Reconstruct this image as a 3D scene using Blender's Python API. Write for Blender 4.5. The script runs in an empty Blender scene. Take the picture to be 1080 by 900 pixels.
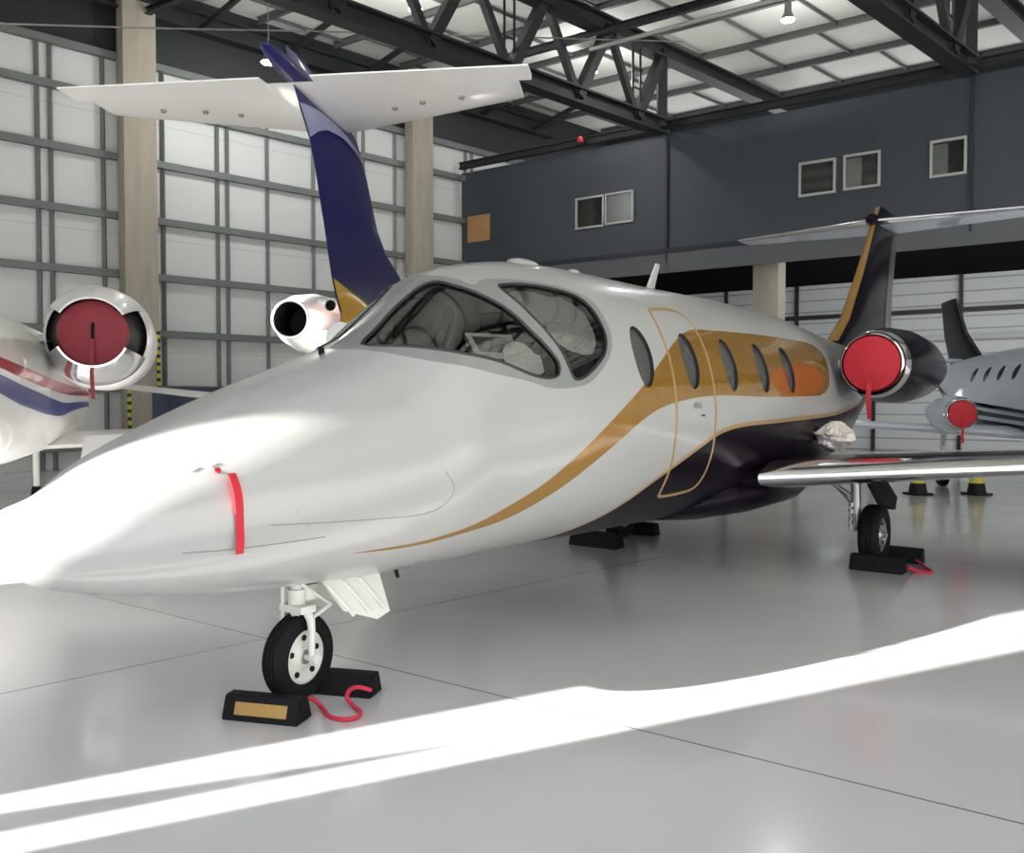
import bpy, bmesh, math, random
import numpy as np
from mathutils import Vector, Matrix, noise
from mathutils.geometry import delaunay_2d_cdt

random.seed(7)
C = bpy.context.scene.collection
SC = bpy.context.scene
PI = math.pi

# ------------------------------------------------------------------ camera, world, sun, exposure
F, HY, H = 930.0, 421.0, 1.68
PITCH = math.atan((450 - HY) / F)
cam_d = bpy.data.cameras.new('camera'); cam = bpy.data.objects.new('camera', cam_d); C.objects.link(cam)
cam_d.sensor_fit = 'HORIZONTAL'; cam_d.sensor_width = 36.0; cam_d.lens = 36.0 * F / 1080.0
cam_d.clip_start = 0.05; cam_d.clip_end = 400
cam.location = (0, 0, H); cam.rotation_euler = (PI / 2 - PITCH, 0, 0)
SC.camera = cam

SUN_AZ = math.radians(26.75); SUN_EL = math.radians(17.0)
SD = np.array([math.cos(SUN_AZ), math.sin(SUN_AZ), 0.0])
SQ = np.array([-math.sin(SUN_AZ), math.cos(SUN_AZ), 0.0])
SUN_POWER = 24.0
SKY_STRENGTH = 1.35
EXPOSURE = 0.60

w = bpy.data.worlds.new('sky'); SC.world = w; w.use_nodes = True
nt = w.node_tree; nt.nodes.clear()
wo = nt.nodes.new('ShaderNodeOutputWorld'); bg = nt.nodes.new('ShaderNodeBackground')
tc = nt.nodes.new('ShaderNodeTexCoord'); sx = nt.nodes.new('ShaderNodeSeparateXYZ'); cr = nt.nodes.new('ShaderNodeValToRGB')
nt.links.new(tc.outputs['Generated'], sx.inputs[0]); nt.links.new(sx.outputs['Z'], cr.inputs[0])
cr.color_ramp.elements[0].position = 0.0; cr.color_ramp.elements[0].color = (1.0, 0.985, 0.955, 1)
cr.color_ramp.elements[1].position = 0.7; cr.color_ramp.elements[1].color = (0.52, 0.66, 0.92, 1)
nt.links.new(cr.outputs[0], bg.inputs[0]); bg.inputs[1].default_value = SKY_STRENGTH
nt.links.new(bg.outputs[0], wo.inputs[0])

sun_d = bpy.data.lights.new('sun', 'SUN'); sun = bpy.data.objects.new('sun', sun_d); C.objects.link(sun)
sun_d.energy = SUN_POWER; sun_d.angle = math.radians(0.53); sun_d.color = (1.0, 0.96, 0.9)
sdir = Vector((SD[0] * math.cos(SUN_EL), SD[1] * math.cos(SUN_EL), -math.sin(SUN_EL)))
sun.rotation_euler = sdir.to_track_quat('-Z', 'Y').to_euler(); sun.location = (-12, -6, 9)

SC.view_settings.view_transform = 'Standard'; SC.view_settings.look = 'None'
SC.view_settings.gamma = 1.0; SC.view_settings.use_curve_mapping = False
SC.view_settings.exposure = EXPOSURE
SC.cycles.max_bounces = 8; SC.cycles.diffuse_bounces = 5; SC.cycles.glossy_bounces = 4
SC.cycles.transparent_max_bounces = 10; SC.cycles.sample_clamp_indirect = 6.0
SC.cycles.caustics_reflective = False; SC.cycles.caustics_refractive = False
SC.cycles.use_denoising = True

# ------------------------------------------------------------------ geometry of the place
def ray(px, py):
    a, b = (px - 540) / F, (450 - py) / F
    return np.array([a, math.cos(PITCH) + b * math.sin(PITCH), -math.sin(PITCH) + b * math.cos(PITCH)])
def at_z(px, py, z=0.0):
    r = ray(px, py); t = (z - H) / r[2]; return r * t + np.array([0, 0, H])
def at_y(px, py, Y):
    r = ray(px, py); return r * (Y / r[1]) + np.array([0, 0, H])
def at_plane(px, py, n, c):
    r = ray(px, py); o = np.array([0, 0, H]); t = (c - o @ n) / (r @ n); return o + r * t
D1 = np.array([0.718, 0.696, 0.0]); N1 = np.array([-0.696, 0.718, 0.0])       # along the left wall / across it
D2 = np.array([0.811, -0.585, 0.0]); N2 = np.array([0.585, 0.811, 0.0])       # along the blue wall / across it
COL0 = np.array([-9.4, 22.0, 0.0]); WALL_C = 22.34
CORNER = np.array([-1.68, 29.5, 0.0]); BLUE_C = 22.94; REAR_C = 30.5; DOOR_C = -5.0
CEIL = 12.0

# ------------------------------------------------------------------ materials
def mat(name, col, rough=0.5, metal=0.0, coat=0.0, var=0.0, scale=6.0, bump=0.0, bscale=40.0, spec=None, em=None, stretch=None):
    m = bpy.data.materials.new(name); m.use_nodes = True
    n = m.node_tree.nodes; l = m.node_tree.links; b = n['Principled BSDF']
    b.inputs['Base Color'].default_value = (*col, 1); b.inputs['Roughness'].default_value = rough
    b.inputs['Metallic'].default_value = metal; b.inputs['Coat Weight'].default_value = coat
    b.inputs['Coat Roughness'].default_value = 0.04
    if spec is not None: b.inputs['Specular IOR Level'].default_value = spec
    if em: b.inputs['Emission Color'].default_value = (*em[0], 1); b.inputs['Emission Strength'].default_value = em[1]
    t = n.new('ShaderNodeTexCoord'); src = t.outputs['Object']
    if stretch:
        mp = n.new('ShaderNodeMapping'); mp.inputs['Scale'].default_value = stretch
        l.new(src, mp.inputs[0]); src = mp.outputs[0]
    nz = n.new('ShaderNodeTexNoise'); nz.inputs['Scale'].default_value = scale; nz.inputs['Detail'].default_value = 5
    l.new(src, nz.inputs['Vector'])
    mx = n.new('ShaderNodeMix'); mx.data_type = 'RGBA'
    mx.inputs[6].default_value = tuple(max(0, c * (1 - var)) for c in col) + (1,)
    mx.inputs[7].default_value = tuple(min(1, c * (1 + var)) for c in col) + (1,)
    l.new(nz.outputs['Fac'], mx.inputs[0]); l.new(mx.outputs[2], b.inputs['Base Color'])
    if bump:
        n2 = n.new('ShaderNodeTexNoise'); n2.inputs['Scale'].default_value = bscale; l.new(src, n2.inputs['Vector'])
        bp = n.new('ShaderNodeBump'); bp.inputs['Strength'].default_value = bump; bp.inputs['Distance'].default_value = 0.02
        l.new(n2.outputs['Fac'], bp.inputs['Height']); l.new(bp.outputs[0], b.inputs['Normal'])
    return m

M = {}
M['white'] = mat('white_paint', (0.385, 0.388, 0.38), 0.28, coat=0.5, var=0.015, scale=1.5)
M['jetwhite'] = mat('lit_white_paint', (0.86, 0.86, 0.84), 0.3, coat=0.5, var=0.015, scale=1.5)  # lighter copy of the white, stands in for strong light on other jets
M['gold'] = mat('gold_paint', (0.30, 0.155, 0.022), 0.16, metal=0.25, coat=0.7, var=0.05, scale=2)
M['dark'] = mat('black_plum_paint', (0.006, 0.004, 0.008), 0.24, coat=0.0, var=0.1, spec=0.09)
M['trim'] = mat('gold_pinstripe', (0.40, 0.26, 0.12), 0.35, metal=0.2, coat=0.4, var=0.05)
M['frame'] = mat('grey_window_frame', (0.22, 0.23, 0.22), 0.35, coat=0.4, var=0.08, scale=9)
M['chrome'] = mat('polished_metal', (0.78, 0.78, 0.79), 0.14, metal=1.0, var=0.03)
M['steel'] = mat('brushed_steel', (0.45, 0.45, 0.45), 0.4, metal=0.8, var=0.1, scale=20)
M['rubber'] = mat('tyre_rubber', (0.008, 0.008, 0.009), 0.7, spec=0.2, var=0.2, scale=30, bump=0.1)
M['black'] = mat('matt_black', (0.007, 0.007, 0.008), 0.55, spec=0.25, var=0.15)
M['seal'] = mat('black_window_seal', (0.015, 0.016, 0.018), 0.45, var=0.1)
M['red'] = mat('red_fabric', (0.55, 0.02, 0.035), 0.7, var=0.12, scale=30, bump=0.1, bscale=300)
M['darkred'] = mat('dark_red_vinyl', (0.30, 0.025, 0.04), 0.6, var=0.12, scale=14, bump=0.05)
M['pane'] = mat('dark_cabin_pane', (0.085, 0.09, 0.085), 0.12, coat=0.6, var=0.25, scale=2.5)
M['lining'] = mat('cabin_lining', (0.78, 0.75, 0.66), 0.8, var=0.05)
M['seat'] = mat('grey_seat_leather', (0.17, 0.17, 0.165), 0.6, var=0.1)
M['panel'] = mat('instrument_panel', (0.06, 0.062, 0.062), 0.6, var=0.15, scale=20)
M['shade_lining'] = mat('glareshield_grey', (0.36, 0.37, 0.36), 0.75, var=0.2, scale=9)
M['foil'] = mat('crumpled_silver_shade', (0.72, 0.73, 0.72), 0.35, metal=0.25, var=0.2, scale=12, bump=0.9, bscale=14)
M['screen'] = mat('tablet_screen', (0.10, 0.12, 0.10), 0.2, coat=0.6, var=0.35, scale=24)
M['gearwhite'] = mat('gear_white_paint', (0.72, 0.72, 0.68), 0.45, var=0.05, scale=12)
M['label'] = mat('ochre_label', (0.42, 0.25, 0.07), 0.6, var=0.1, scale=30)
M['rope'] = mat('red_rope', (0.60, 0.03, 0.07), 0.8, var=0.1, scale=60)
M['taupe'] = mat('taupe_rudder_paint', (0.12, 0.10, 0.095), 0.3, coat=0.5, var=0.08)
M['navy'] = mat('deep_blue_paint', (0.009, 0.008, 0.10), 0.35, coat=0.2, var=0.08)
M['yellow'] = mat('yellow_paint', (0.75, 0.42, 0.02), 0.35, coat=0.5, var=0.04)
M['green'] = mat('green_paint', (0.03, 0.10, 0.03), 0.35, coat=0.5, var=0.04)
M['swirl'] = mat('pale_blue_swirl_paint', (0.30, 0.31, 0.48), 0.35, coat=0.5, var=0.04)
M['stripe_red'] = mat('red_stripe_paint', (0.42, 0.03, 0.05), 0.35, coat=0.5, var=0.04)
M['stripe_blue'] = mat('blue_stripe_paint', (0.05, 0.06, 0.25), 0.35, coat=0.5, var=0.04)
M['palegrey'] = mat('pale_blue_grey_paint', (0.52, 0.57, 0.64), 0.3, coat=0.6, var=0.03)
M['palejet'] = mat('lit_pale_blue_paint', (0.72, 0.78, 0.86), 0.3, coat=0.5, var=0.03)  # lighter copy of the pale grey, light on the right-hand jet put into colour
M['charcoal'] = mat('charcoal_paint', (0.010, 0.012, 0.014), 0.3, coat=0.0, spec=0.15, var=0.1)
M['concrete'] = mat('column_concrete', (0.36, 0.33, 0.27), 0.85, var=0.22, scale=1.6, bump=0.15, stretch=(3, 3, 0.5))
M['truss'] = mat('dark_painted_steel', (0.016, 0.018, 0.019), 0.5, var=0.15, scale=3)
M['girt'] = mat('grey_green_girt_steel', (0.15, 0.165, 0.155), 0.5, var=0.1, scale=3)
M['purlin'] = mat('grey_purlin_steel', (0.10, 0.105, 0.10), 0.55, var=0.12, scale=3)
M['roofpanel'] = mat('roof_panel', (0.72, 0.72, 0.67), 0.6, var=0.10, scale=0.5)
M['bouncewhite'] = mat('bounce_slab_white', (0.80, 0.80, 0.78), 0.7, var=0.05)
M['blue'] = mat('blue_grey_wall_paint', (0.042, 0.052, 0.064), 0.42, var=0.14, scale=0.35)
M['darkblue'] = mat('dark_seam', (0.012, 0.018, 0.026), 0.5, var=0.1)
M['soffit'] = mat('soffit_shade_black', (0.006, 0.007, 0.008), 0.9, spec=0.03, var=0.1)  # near-black stands in for the shade under the office level
M['fascia'] = mat('grey_fascia', (0.10, 0.11, 0.115), 0.5, var=0.1, scale=1)
M['winframe'] = mat('pale_aluminium_frame', (0.42, 0.44, 0.42), 0.4, metal=0.3, var=0.05)
M['officeglass'] = mat('dark_office_glass', (0.020, 0.024, 0.020), 0.08, coat=0.5, var=0.5, scale=1.2)
M['officeglass_pale'] = mat('pale_office_blind', (0.12, 0.135, 0.12), 0.25, coat=0.4, var=0.5, scale=1.1)
M['board'] = mat('orange_brown_board', (0.40, 0.22, 0.09), 0.6, var=0.15, scale=3)
M['doorleaf'] = mat('hangar_door_metal', (0.30, 0.31, 0.31), 0.6, var=0.08)
M['conc_out'] = mat('apron_concrete', (0.55, 0.54, 0.52), 0.85, var=0.12, scale=0.6)
M['lampglow'] = mat('lamp_glow', (1, 1, 1), 0.4, em=((1.0, 0.98, 0.95), 14.0))
M['lamphousing'] = mat('lamp_housing', (0.2, 0.2, 0.2), 0.4, metal=0.5)
M['container'] = mat('dark_blue_cabinet_paint', (0.03, 0.04, 0.08), 0.45, var=0.1)
M['pinkfoil'] = mat('crumpled_pink_silver_cover', (0.82, 0.72, 0.66), 0.4, metal=0.1, var=0.3, scale=14, bump=1.0, bscale=22)

def glass_mat():
    m = bpy.data.materials.new('cockpit_glass'); m.use_nodes = True
    n = m.node_tree.nodes; l = m.node_tree.links; n.clear()
    o = n.new('ShaderNodeOutputMaterial'); mx = n.new('ShaderNodeMixShader')
    tr = n.new('ShaderNodeBsdfTransparent'); tr.inputs[0].default_value = (0.90, 0.92, 0.90, 1)
    gl = n.new('ShaderNodeBsdfGlossy'); gl.inputs['Roughness'].default_value = 0.02
    fr = n.new('ShaderNodeFresnel'); fr.inputs[0].default_value = 2.1
    l.new(fr.outputs[0], mx.inputs[0]); l.new(tr.outputs[0], mx.inputs[1]); l.new(gl.outputs[0], mx.inputs[2]); l.new(mx.outputs[0], o.inputs[0])
    return m
M['glass'] = glass_mat()

def wall_panel_mat(name, col, scale_vec, line=0.02, dark=0.6):
    # flat panels with fine joint lines every unit of object height
    m = mat(name, col, 0.55, var=0.06, scale=0.5)
    n = m.node_tree.nodes; l = m.node_tree.links; b = n['Principled BSDF']
    t = n.new('ShaderNodeTexCoord'); s = n.new('ShaderNodeSeparateXYZ'); l.new(t.outputs['Object'], s.inputs[0])
    mu = n.new('ShaderNodeMath'); mu.operation = 'MULTIPLY'; mu.inputs[1].default_value = scale_vec
    fr = n.new('ShaderNodeMath'); fr.operation = 'FRACT'
    lt = n.new('ShaderNodeMath'); lt.operation = 'LESS_THAN'; lt.inputs[1].default_value = line
    l.new(s.outputs['Z'], mu.inputs[0]); l.new(mu.outputs[0], fr.inputs[0]); l.new(fr.outputs[0], lt.inputs[0])
    mx = n.new('ShaderNodeMix'); mx.data_type = 'RGBA'
    old = b.inputs['Base Color'].links[0].from_socket
    l.new(lt.outputs[0], mx.inputs[0]); l.new(old, mx.inputs[6]); mx.inputs[7].default_value = tuple(c * dark for c in col) + (1,)
    l.new(mx.outputs[2], b.inputs['Base Color'])
    return m
M['wallpanel'] = wall_panel_mat('grey_wall_panel', (0.62, 0.635, 0.62), 0.35, 0.004)
M['plank'] = wall_panel_mat('white_planked_wall', (0.62, 0.66, 0.67), 2.6, 0.12, 0.55)

def hazard_mat():
    m = mat('yellow_black_guard', (0.6, 0.5, 0.03), 0.6)
    n = m.node_tree.nodes; l = m.node_tree.links; b = n['Principled BSDF']
    t = n.new('ShaderNodeTexCoord'); s = n.new('ShaderNodeSeparateXYZ'); l.new(t.outputs['Object'], s.inputs[0])
    mu = n.new('ShaderNodeMath'); mu.operation = 'MULTIPLY'; mu.inputs[1].default_value = 5.2
    fr = n.new('ShaderNodeMath'); fr.operation = 'FRACT'; lt = n.new('ShaderNodeMath'); lt.operation = 'LESS_THAN'; lt.inputs[1].default_value = 0.45
    l.new(s.outputs['Z'], mu.inputs[0]); l.new(mu.outputs[0], fr.inputs[0]); l.new(fr.outputs[0], lt.inputs[0])
    mx = n.new('ShaderNodeMix'); mx.data_type = 'RGBA'; mx.inputs[6].default_value = (0.55, 0.47, 0.04, 1); mx.inputs[7].default_value = (0.02, 0.02, 0.02, 1)
    l.new(lt.outputs[0], mx.inputs[0]); l.new(mx.outputs[2], b.inputs['Base Color'])
    return m
M['hazard'] = hazard_mat()

def floor_mat():
    m = bpy.data.materials.new('polished_floor'); m.use_nodes = True
    n = m.node_tree.nodes; l = m.node_tree.links; b = n['Principled BSDF']
    t = n.new('ShaderNodeTexCoord')
    nz = n.new('ShaderNodeTexNoise'); nz.inputs['Scale'].default_value = 0.7; nz.inputs['Detail'].default_value = 8; l.new(t.outputs['Object'], nz.inputs['Vector'])
    mx = n.new('ShaderNodeMix'); mx.data_type = 'RGBA'
    mx.inputs[6].default_value = (0.61, 0.61, 0.63, 1); mx.inputs[7].default_value = (0.68, 0.675, 0.67, 1)
    l.new(nz.outputs['Fac'], mx.inputs[0])
    masks = []
    for nv, c0, sp in ((N2, 3.97, 6.0), (N1, 5.6, 6.0)):
        d = n.new('ShaderNodeVectorMath'); d.operation = 'DOT_PRODUCT'; d.inputs[1].default_value = tuple(nv)
        l.new(t.outputs['Object'], d.inputs[0])
        a = n.new('ShaderNodeMath'); a.operation = 'SUBTRACT'; a.inputs[1].default_value = c0 - 0.5 * sp; l.new(d.outputs['Value'], a.inputs[0])
        mo = n.new('ShaderNodeMath'); mo.operation = 'FLOORED_MODULO'; mo.inputs[1].default_value = sp; l.new(a.outputs[0], mo.inputs[0])
        s2 = n.new('ShaderNodeMath'); s2.operation = 'SUBTRACT'; s2.inputs[1].default_value = 0.5 * sp; l.new(mo.outputs[0], s2.inputs[0])
        ab = n.new('ShaderNodeMath'); ab.operation = 'ABSOLUTE'; l.new(s2.outputs[0], ab.inputs[0])
        lt = n.new('ShaderNodeMath'); lt.operation = 'LESS_THAN'; lt.inputs[1].default_value = 0.006; l.new(ab.outputs[0], lt.inputs[0])
        masks.append(lt)
    mm = n.new('ShaderNodeMath'); mm.operation = 'MAXIMUM'; l.new(masks[0].outputs[0], mm.inputs[0]); l.new(masks[1].outputs[0], mm.inputs[1])
    m2 = n.new('ShaderNodeMix'); m2.data_type = 'RGBA'; m2.inputs[7].default_value = (0.16, 0.16, 0.16, 1)
    l.new(mm.outputs[0], m2.inputs[0]); l.new(mx.outputs[2], m2.inputs[6]); l.new(m2.outputs[2], b.inputs['Base Color'])
    n3 = n.new('ShaderNodeTexNoise'); n3.inputs['Scale'].default_value = 1.6; n3.inputs['Detail'].default_value = 6; l.new(t.outputs['Object'], n3.inputs['Vector'])
    mr = n.new('ShaderNodeMapRange'); mr.inputs['To Min'].default_value = 0.14; mr.inputs['To Max'].default_value = 0.30; l.new(n3.outputs['Fac'], mr.inputs['Value'])
    l.new(mr.outputs[0], b.inputs['Roughness'])
    b.inputs['Specular IOR Level'].default_value = 0.5; b.inputs['Coat Weight'].default_value = 0.5; b.inputs['Coat Roughness'].default_value = 0.10
    return m
M['floor'] = floor_mat()

# ------------------------------------------------------------------ mesh helpers
class MB:
    """collects shapes and links them as ONE mesh object"""
    def __init__(s): s.v = []; s.f = []; s.m = []
    def add(s, verts, faces, mi=0):
        o = len(s.v); s.v += [tuple(float(c) for c in p) for p in verts]
        s.f += [tuple(i + o for i in f) for f in faces]; s.m += [mi] * len(faces); return s
    def bm(s, b, mi=0):
        b.verts.ensure_lookup_table(); b.verts.index_update()
        s.add([v.co[:] for v in b.verts], [[v.index for v in f.verts] for f in b.faces], mi); b.free(); return s
    def box(s, c, size, rot=None, bev=0.0, mi=0, seg=2):
        b = bmesh.new(); bmesh.ops.create_cube(b, size=1.0)
        bmesh.ops.scale(b, vec=size, verts=b.verts)
        if bev: bmesh.ops.bevel(b, geom=b.edges[:], offset=bev, segments=seg, affect='EDGES', profile=0.7)
        R = rot if rot is not None else Matrix.Identity(3)
        bmesh.ops.transform(b, matrix=Matrix.Translation(Vector(c)) @ R.to_4x4(), verts=b.verts)
        return s.bm(b, mi)
    def beam(s, p0, p1, wd, ht, up=(0, 0, 1), mi=0):
        p0, p1 = Vector(p0), Vector(p1); d = (p1 - p0); L = d.length; d.normalize(); u = Vector(up)
        if abs(d.dot(u)) > 0.98: u = Vector((1, 0, 0))
        sd = d.cross(u).normalized(); u = sd.cross(d).normalized()
        vs = [p + sd * a * wd / 2 + u * b_ * ht / 2 for p in (p0, p1) for a, b_ in ((-1, -1), (1, -1), (1, 1), (-1, 1))]
        return s.add(vs, [(3, 2, 1, 0), (4, 5, 6, 7), (0, 1, 5, 4), (1, 2, 6, 5), (2, 3, 7, 6), (3, 0, 4, 7)], mi)
    def ibeam(s, p0, p1, wd, ht, t=0.02, mi=0):
        p0, p1 = Vector(p0), Vector(p1); up = Vector((0, 0, 1))
        o = up * (ht / 2 - t / 2)
        s.beam(p0 + o, p1 + o, wd, t, mi=mi); s.beam(p0 - o, p1 - o, wd, t, mi=mi); s.beam(p0, p1, t, ht - 2 * t, mi=mi); return s
    def tube(s, pts, r, n=10, closed=False, mi=0, cap=True):
        pts = [Vector(p) for p in pts]; N = len(pts); rs = r if isinstance(r, (list, tuple)) else [r] * N
        rings = []; prev = None
        for i, p in enumerate(pts):
            a = pts[(i - 1) % N] if (closed or i > 0) else p; b = pts[(i + 1) % N] if (closed or i < N - 1) else p
            d = (b - a).normalized() if (b - a).length > 1e-9 else Vector((0, 0, 1))
            if prev is None:
                u = Vector((0, 0, 1)) if abs(d.z) < 0.9 else Vector((1, 0, 0))
            else: u = prev
            u = (u - d * u.dot(d)).normalized(); prev = u; w_ = d.cross(u)
            rings.append([p + (u * math.cos(2 * PI * k / n) + w_ * math.sin(2 * PI * k / n)) * rs[i] for k in range(n)])
        return s.loft(rings, closed=closed, cap=cap and not closed, mi=mi)
    def loft(s, rings, closed=False, cap=True, mi=0, caps=(True, True)):
        n = len(rings[0]); vs = [p for r in rings for p in r]; fs = []
        R = len(rings)
        for i in range(R if closed else R - 1):
            j = (i + 1) % R
            for k in range(n):
                k2 = (k + 1) % n; fs.append((i * n + k, i * n + k2, j * n + k2, j * n + k))
        if cap and not closed:
            if caps[0]: fs.append(tuple(reversed(range(n))))
            if caps[1]: fs.append(tuple((R - 1) * n + k for k in range(n)))
        return s.add(vs, fs, mi)
    def lathe(s, prof, n=40, c=(0, 0, 0), axis='x', mi=0, R=None):
        """prof: (along axis, radius)"""
        rings = []
        for a, r in prof:
            ring = []
            for k in range(n):
                t = 2 * PI * k / n; u, v = max(r, 1e-4) * math.cos(t), max(r, 1e-4) * math.sin(t)
                p = Vector((a, u, v)) if axis == 'x' else (Vector((v, a, u)) if axis == 'y' else Vector((u, v, a)))
                if R is not None: p = R @ p
                ring.append(p + Vector(c))
            rings.append(ring)
        return s.loft(rings, cap=False, mi=mi)
    def prism(s, poly, a, b, mi=0):
        """poly: list of 3D points; extruded by vector from offset a to b (vectors)"""
        n = len(poly); P = [Vector(p) for p in poly]
        vs = [p + Vector(a) for p in P] + [p + Vector(b) for p in P]
        fs = [tuple(reversed(range(n))), tuple(range(n, 2 * n))] + [(k, (k + 1) % n, n + (k + 1) % n, n + k) for k in range(n)]
        return s.add(vs, fs, mi)
    def build(s, name, mats, parent=None, smooth=True, angle=38, recalc=True):
        me = bpy.data.meshes.new(name); me.from_pydata(s.v, [], s.f)
        for m in (mats if isinstance(mats, (list, tuple)) else [mats]): me.materials.append(m)
        me.polygons.foreach_set('material_index', s.m)
        if recalc:
            b = bmesh.new(); b.from_mesh(me); bmesh.ops.recalc_face_normals(b, faces=b.faces); b.to_mesh(me); b.free()
        if smooth:
            me.polygons.foreach_set('use_smooth', [True] * len(me.polygons)); me.set_sharp_from_angle(angle=math.radians(angle))
        me.update()
        o = bpy.data.objects.new(name, me); C.objects.link(o)
        if parent is not None: o.parent = parent
        return o

def tag(o, label=None, cat=None, group=None, kind=None):
    if label: o['label'] = label
    if cat: o['category'] = cat
    if group: o['group'] = group
    if kind: o['kind'] = kind
    return o
def thing(name, label, cat, loc=(0, 0, 0), rz=0.0, group=None):
    o = bpy.data.objects.new(name, None); C.objects.link(o); o.location = tuple(float(c) for c in loc); o.rotation_euler = (0, 0, rz)
    o.empty_display_size = 0.2
    return tag(o, label, cat, group)
def struct(o, label=None): return tag(o, label, None, None, 'structure')
def copy_tree(o, parent=None):
    c = o.copy(); C.objects.link(c)
    if parent is not None: c.parent = parent
    for ch in list(o.children): copy_tree(ch, c)
    return c

def catmull(pts, per=6, closed=False):
    pts = [np.array(p, float) for p in pts]; n = len(pts); out = []
    for i in range(n if closed else n - 1):
        g = (lambda k: pts[k % n]) if closed else (lambda k: pts[min(max(k, 0), n - 1)])
        a, b, c, d = g(i - 1), g(i), g(i + 1), g(i + 2)
        for k in range(per):
            t = k / per
            out.append(0.5 * ((2 * b) + (c - a) * t + (2 * a - 5 * b + 4 * c - d) * t * t + (3 * b - a - 3 * c + d) * t ** 3))
    if not closed: out.append(pts[-1])
    return [tuple(p) for p in out]
def inside(P, poly):
    P = np.asarray(P); poly = np.asarray(poly); r = np.zeros(len(P), bool); j = len(poly) - 1
    for i in range(len(poly)):
        xi, yi = poly[i]; xj, yj = poly[j]
        if yi != yj:
            c = ((yi > P[:, 1]) != (yj > P[:, 1])) & (P[:, 0] < (xj - xi) * (P[:, 1] - yi) / (yj - yi) + xi); r ^= c
        j = i
    return r
def offset_poly(poly, d, R=0.85, closed=True):
    """shift each point sideways by d metres in the unrolled skin (s, phi*R)"""
    P = np.array(poly, float) * np.array([1, R]); n = len(P); out = []
    for i in range(n):
        a = P[(i - 1) % n] if (closed or i > 0) else P[i]; b = P[(i + 1) % n] if (closed or i < n - 1) else P[i]
        t = b - a; t = t / (np.linalg.norm(t) + 1e-9); q = P[i] + np.array([-t[1], t[0]]) * d
        out.append((q[0], q[1] / R))
    return out

# ------------------------------------------------------------------ aircraft fuselages
def pchip(x, y, q):
    h = np.diff(x); d = np.diff(y) / h; m = np.zeros_like(y)
    for i in range(1, len(x) - 1):
        if d[i - 1] * d[i] > 0:
            a = 2 * h[i] + h[i - 1]; b = h[i] + 2 * h[i - 1]; m[i] = (a + b) / (a / d[i - 1] + b / d[i])
    m[0] = d[0] * 1.5 - m[1] * .5; m[-1] = d[-1]
    i = np.clip(np.searchsorted(x, q) - 1, 0, len(x) - 2); t = (q - x[i]) / h[i]
    return (2 * t ** 3 - 3 * t ** 2 + 1) * y[i] + (t ** 3 - 2 * t ** 2 + t) * h[i] * m[i] + (3 * t ** 2 - 2 * t ** 3) * y[i + 1] + (t ** 3 - t ** 2) * h[i] * m[i + 1]
class Fus:
    """hull: s runs aft from the nose tip, phi = 0 on top, +pi/2 on its left side, pi underneath; local x forward, y left"""
    def __init__(f, K, top, bot, wid, x0, nu=2.0, nl=2.15, zf=0.47):
        f.K = np.sqrt(np.array(K, float)); f.t, f.b, f.w = (np.array(a, float) for a in (top, bot, wid)); f.x0 = x0; f.nu, f.nl, f.zf = nu, nl, zf; f.s1 = K[-1]
    def pos(f, s, phi, off=0.0):
        s = np.clip(np.asarray(s, float), 0, f.s1); phi = np.asarray(phi, float)
        p = f._p(s, phi)
        if np.any(off): p = p + f.nrm(s, phi) * np.asarray(off)[..., None] if np.ndim(off) else p + f.nrm(s, phi) * off
        return p
    def _p(f, s, phi):
        q = np.sqrt(np.maximum(s, 0)); t, b, w = pchip(f.K, f.t, q), pchip(f.K, f.b, q), pchip(f.K, f.w, q)
        zm = b + (t - b) * f.zf; c, sn = np.cos(phi), np.sin(phi); n = np.where(c > 0, f.nu, f.nl)
        y = w * np.sign(sn) * np.abs(sn) ** (2 / n); z = zm + np.where(c > 0, t - zm, zm - b) * np.sign(c) * np.abs(c) ** (2 / n)
        return np.stack([f.x0 - s + 0 * y, y, z], -1)
    def nrm(f, s, phi):
        e = 0.004; s = np.maximum(s, 0.004)
        a = f._p(s + e, phi) - f._p(np.maximum(s - e, 0), phi); b = f._p(s, phi + e) - f._p(s, phi - e)
        n = np.cross(b, a); return n / (np.linalg.norm(n, axis=-1, keepdims=True) + 1e-12)
def cdt(points, polys, edges_extra, R=0.85):
    pts = [Vector((p[0], p[1] * R)) for p in points]; ed = list(edges_extra)
    for poly in polys:
        o = len(pts); pts += [Vector((p[0], p[1] * R)) for p in poly]; n = len(poly)
        ed += [(o + k, o + (k + 1) % n) for k in range(n)]
    v, e, fc, *_ = delaunay_2d_cdt(pts, ed, [], 0, 1e-5)
    V = np.array([(a.x, a.y / R) for a in v]); T = np.array([tuple(t) for t in fc if len(t) == 3])
    return V, T
def skin_mesh(name, fus, V, T, mi, mats, parent, off=0.0, flip=True):
    P = fus.pos(V[:, 0], V[:, 1], off); Nn = fus.nrm(V[:, 0], V[:, 1])
    me = bpy.data.meshes.new(name)
    me.from_pydata([tuple(p) for p in P], [], [tuple(int(i) for i in (t[::-1] if flip else t)) for t in T])
    for m in mats: me.materials.append(m)
    me.polygons.foreach_set('material_index', [int(i) for i in mi]); me.polygons.foreach_set('use_smooth', [True] * len(me.polygons))
    me.update(); me.normals_split_custom_set_from_vertices([tuple(n) for n in Nn])
    o = bpy.data.objects.new(name, me); C.objects.link(o); o.parent = parent; return o
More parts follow.
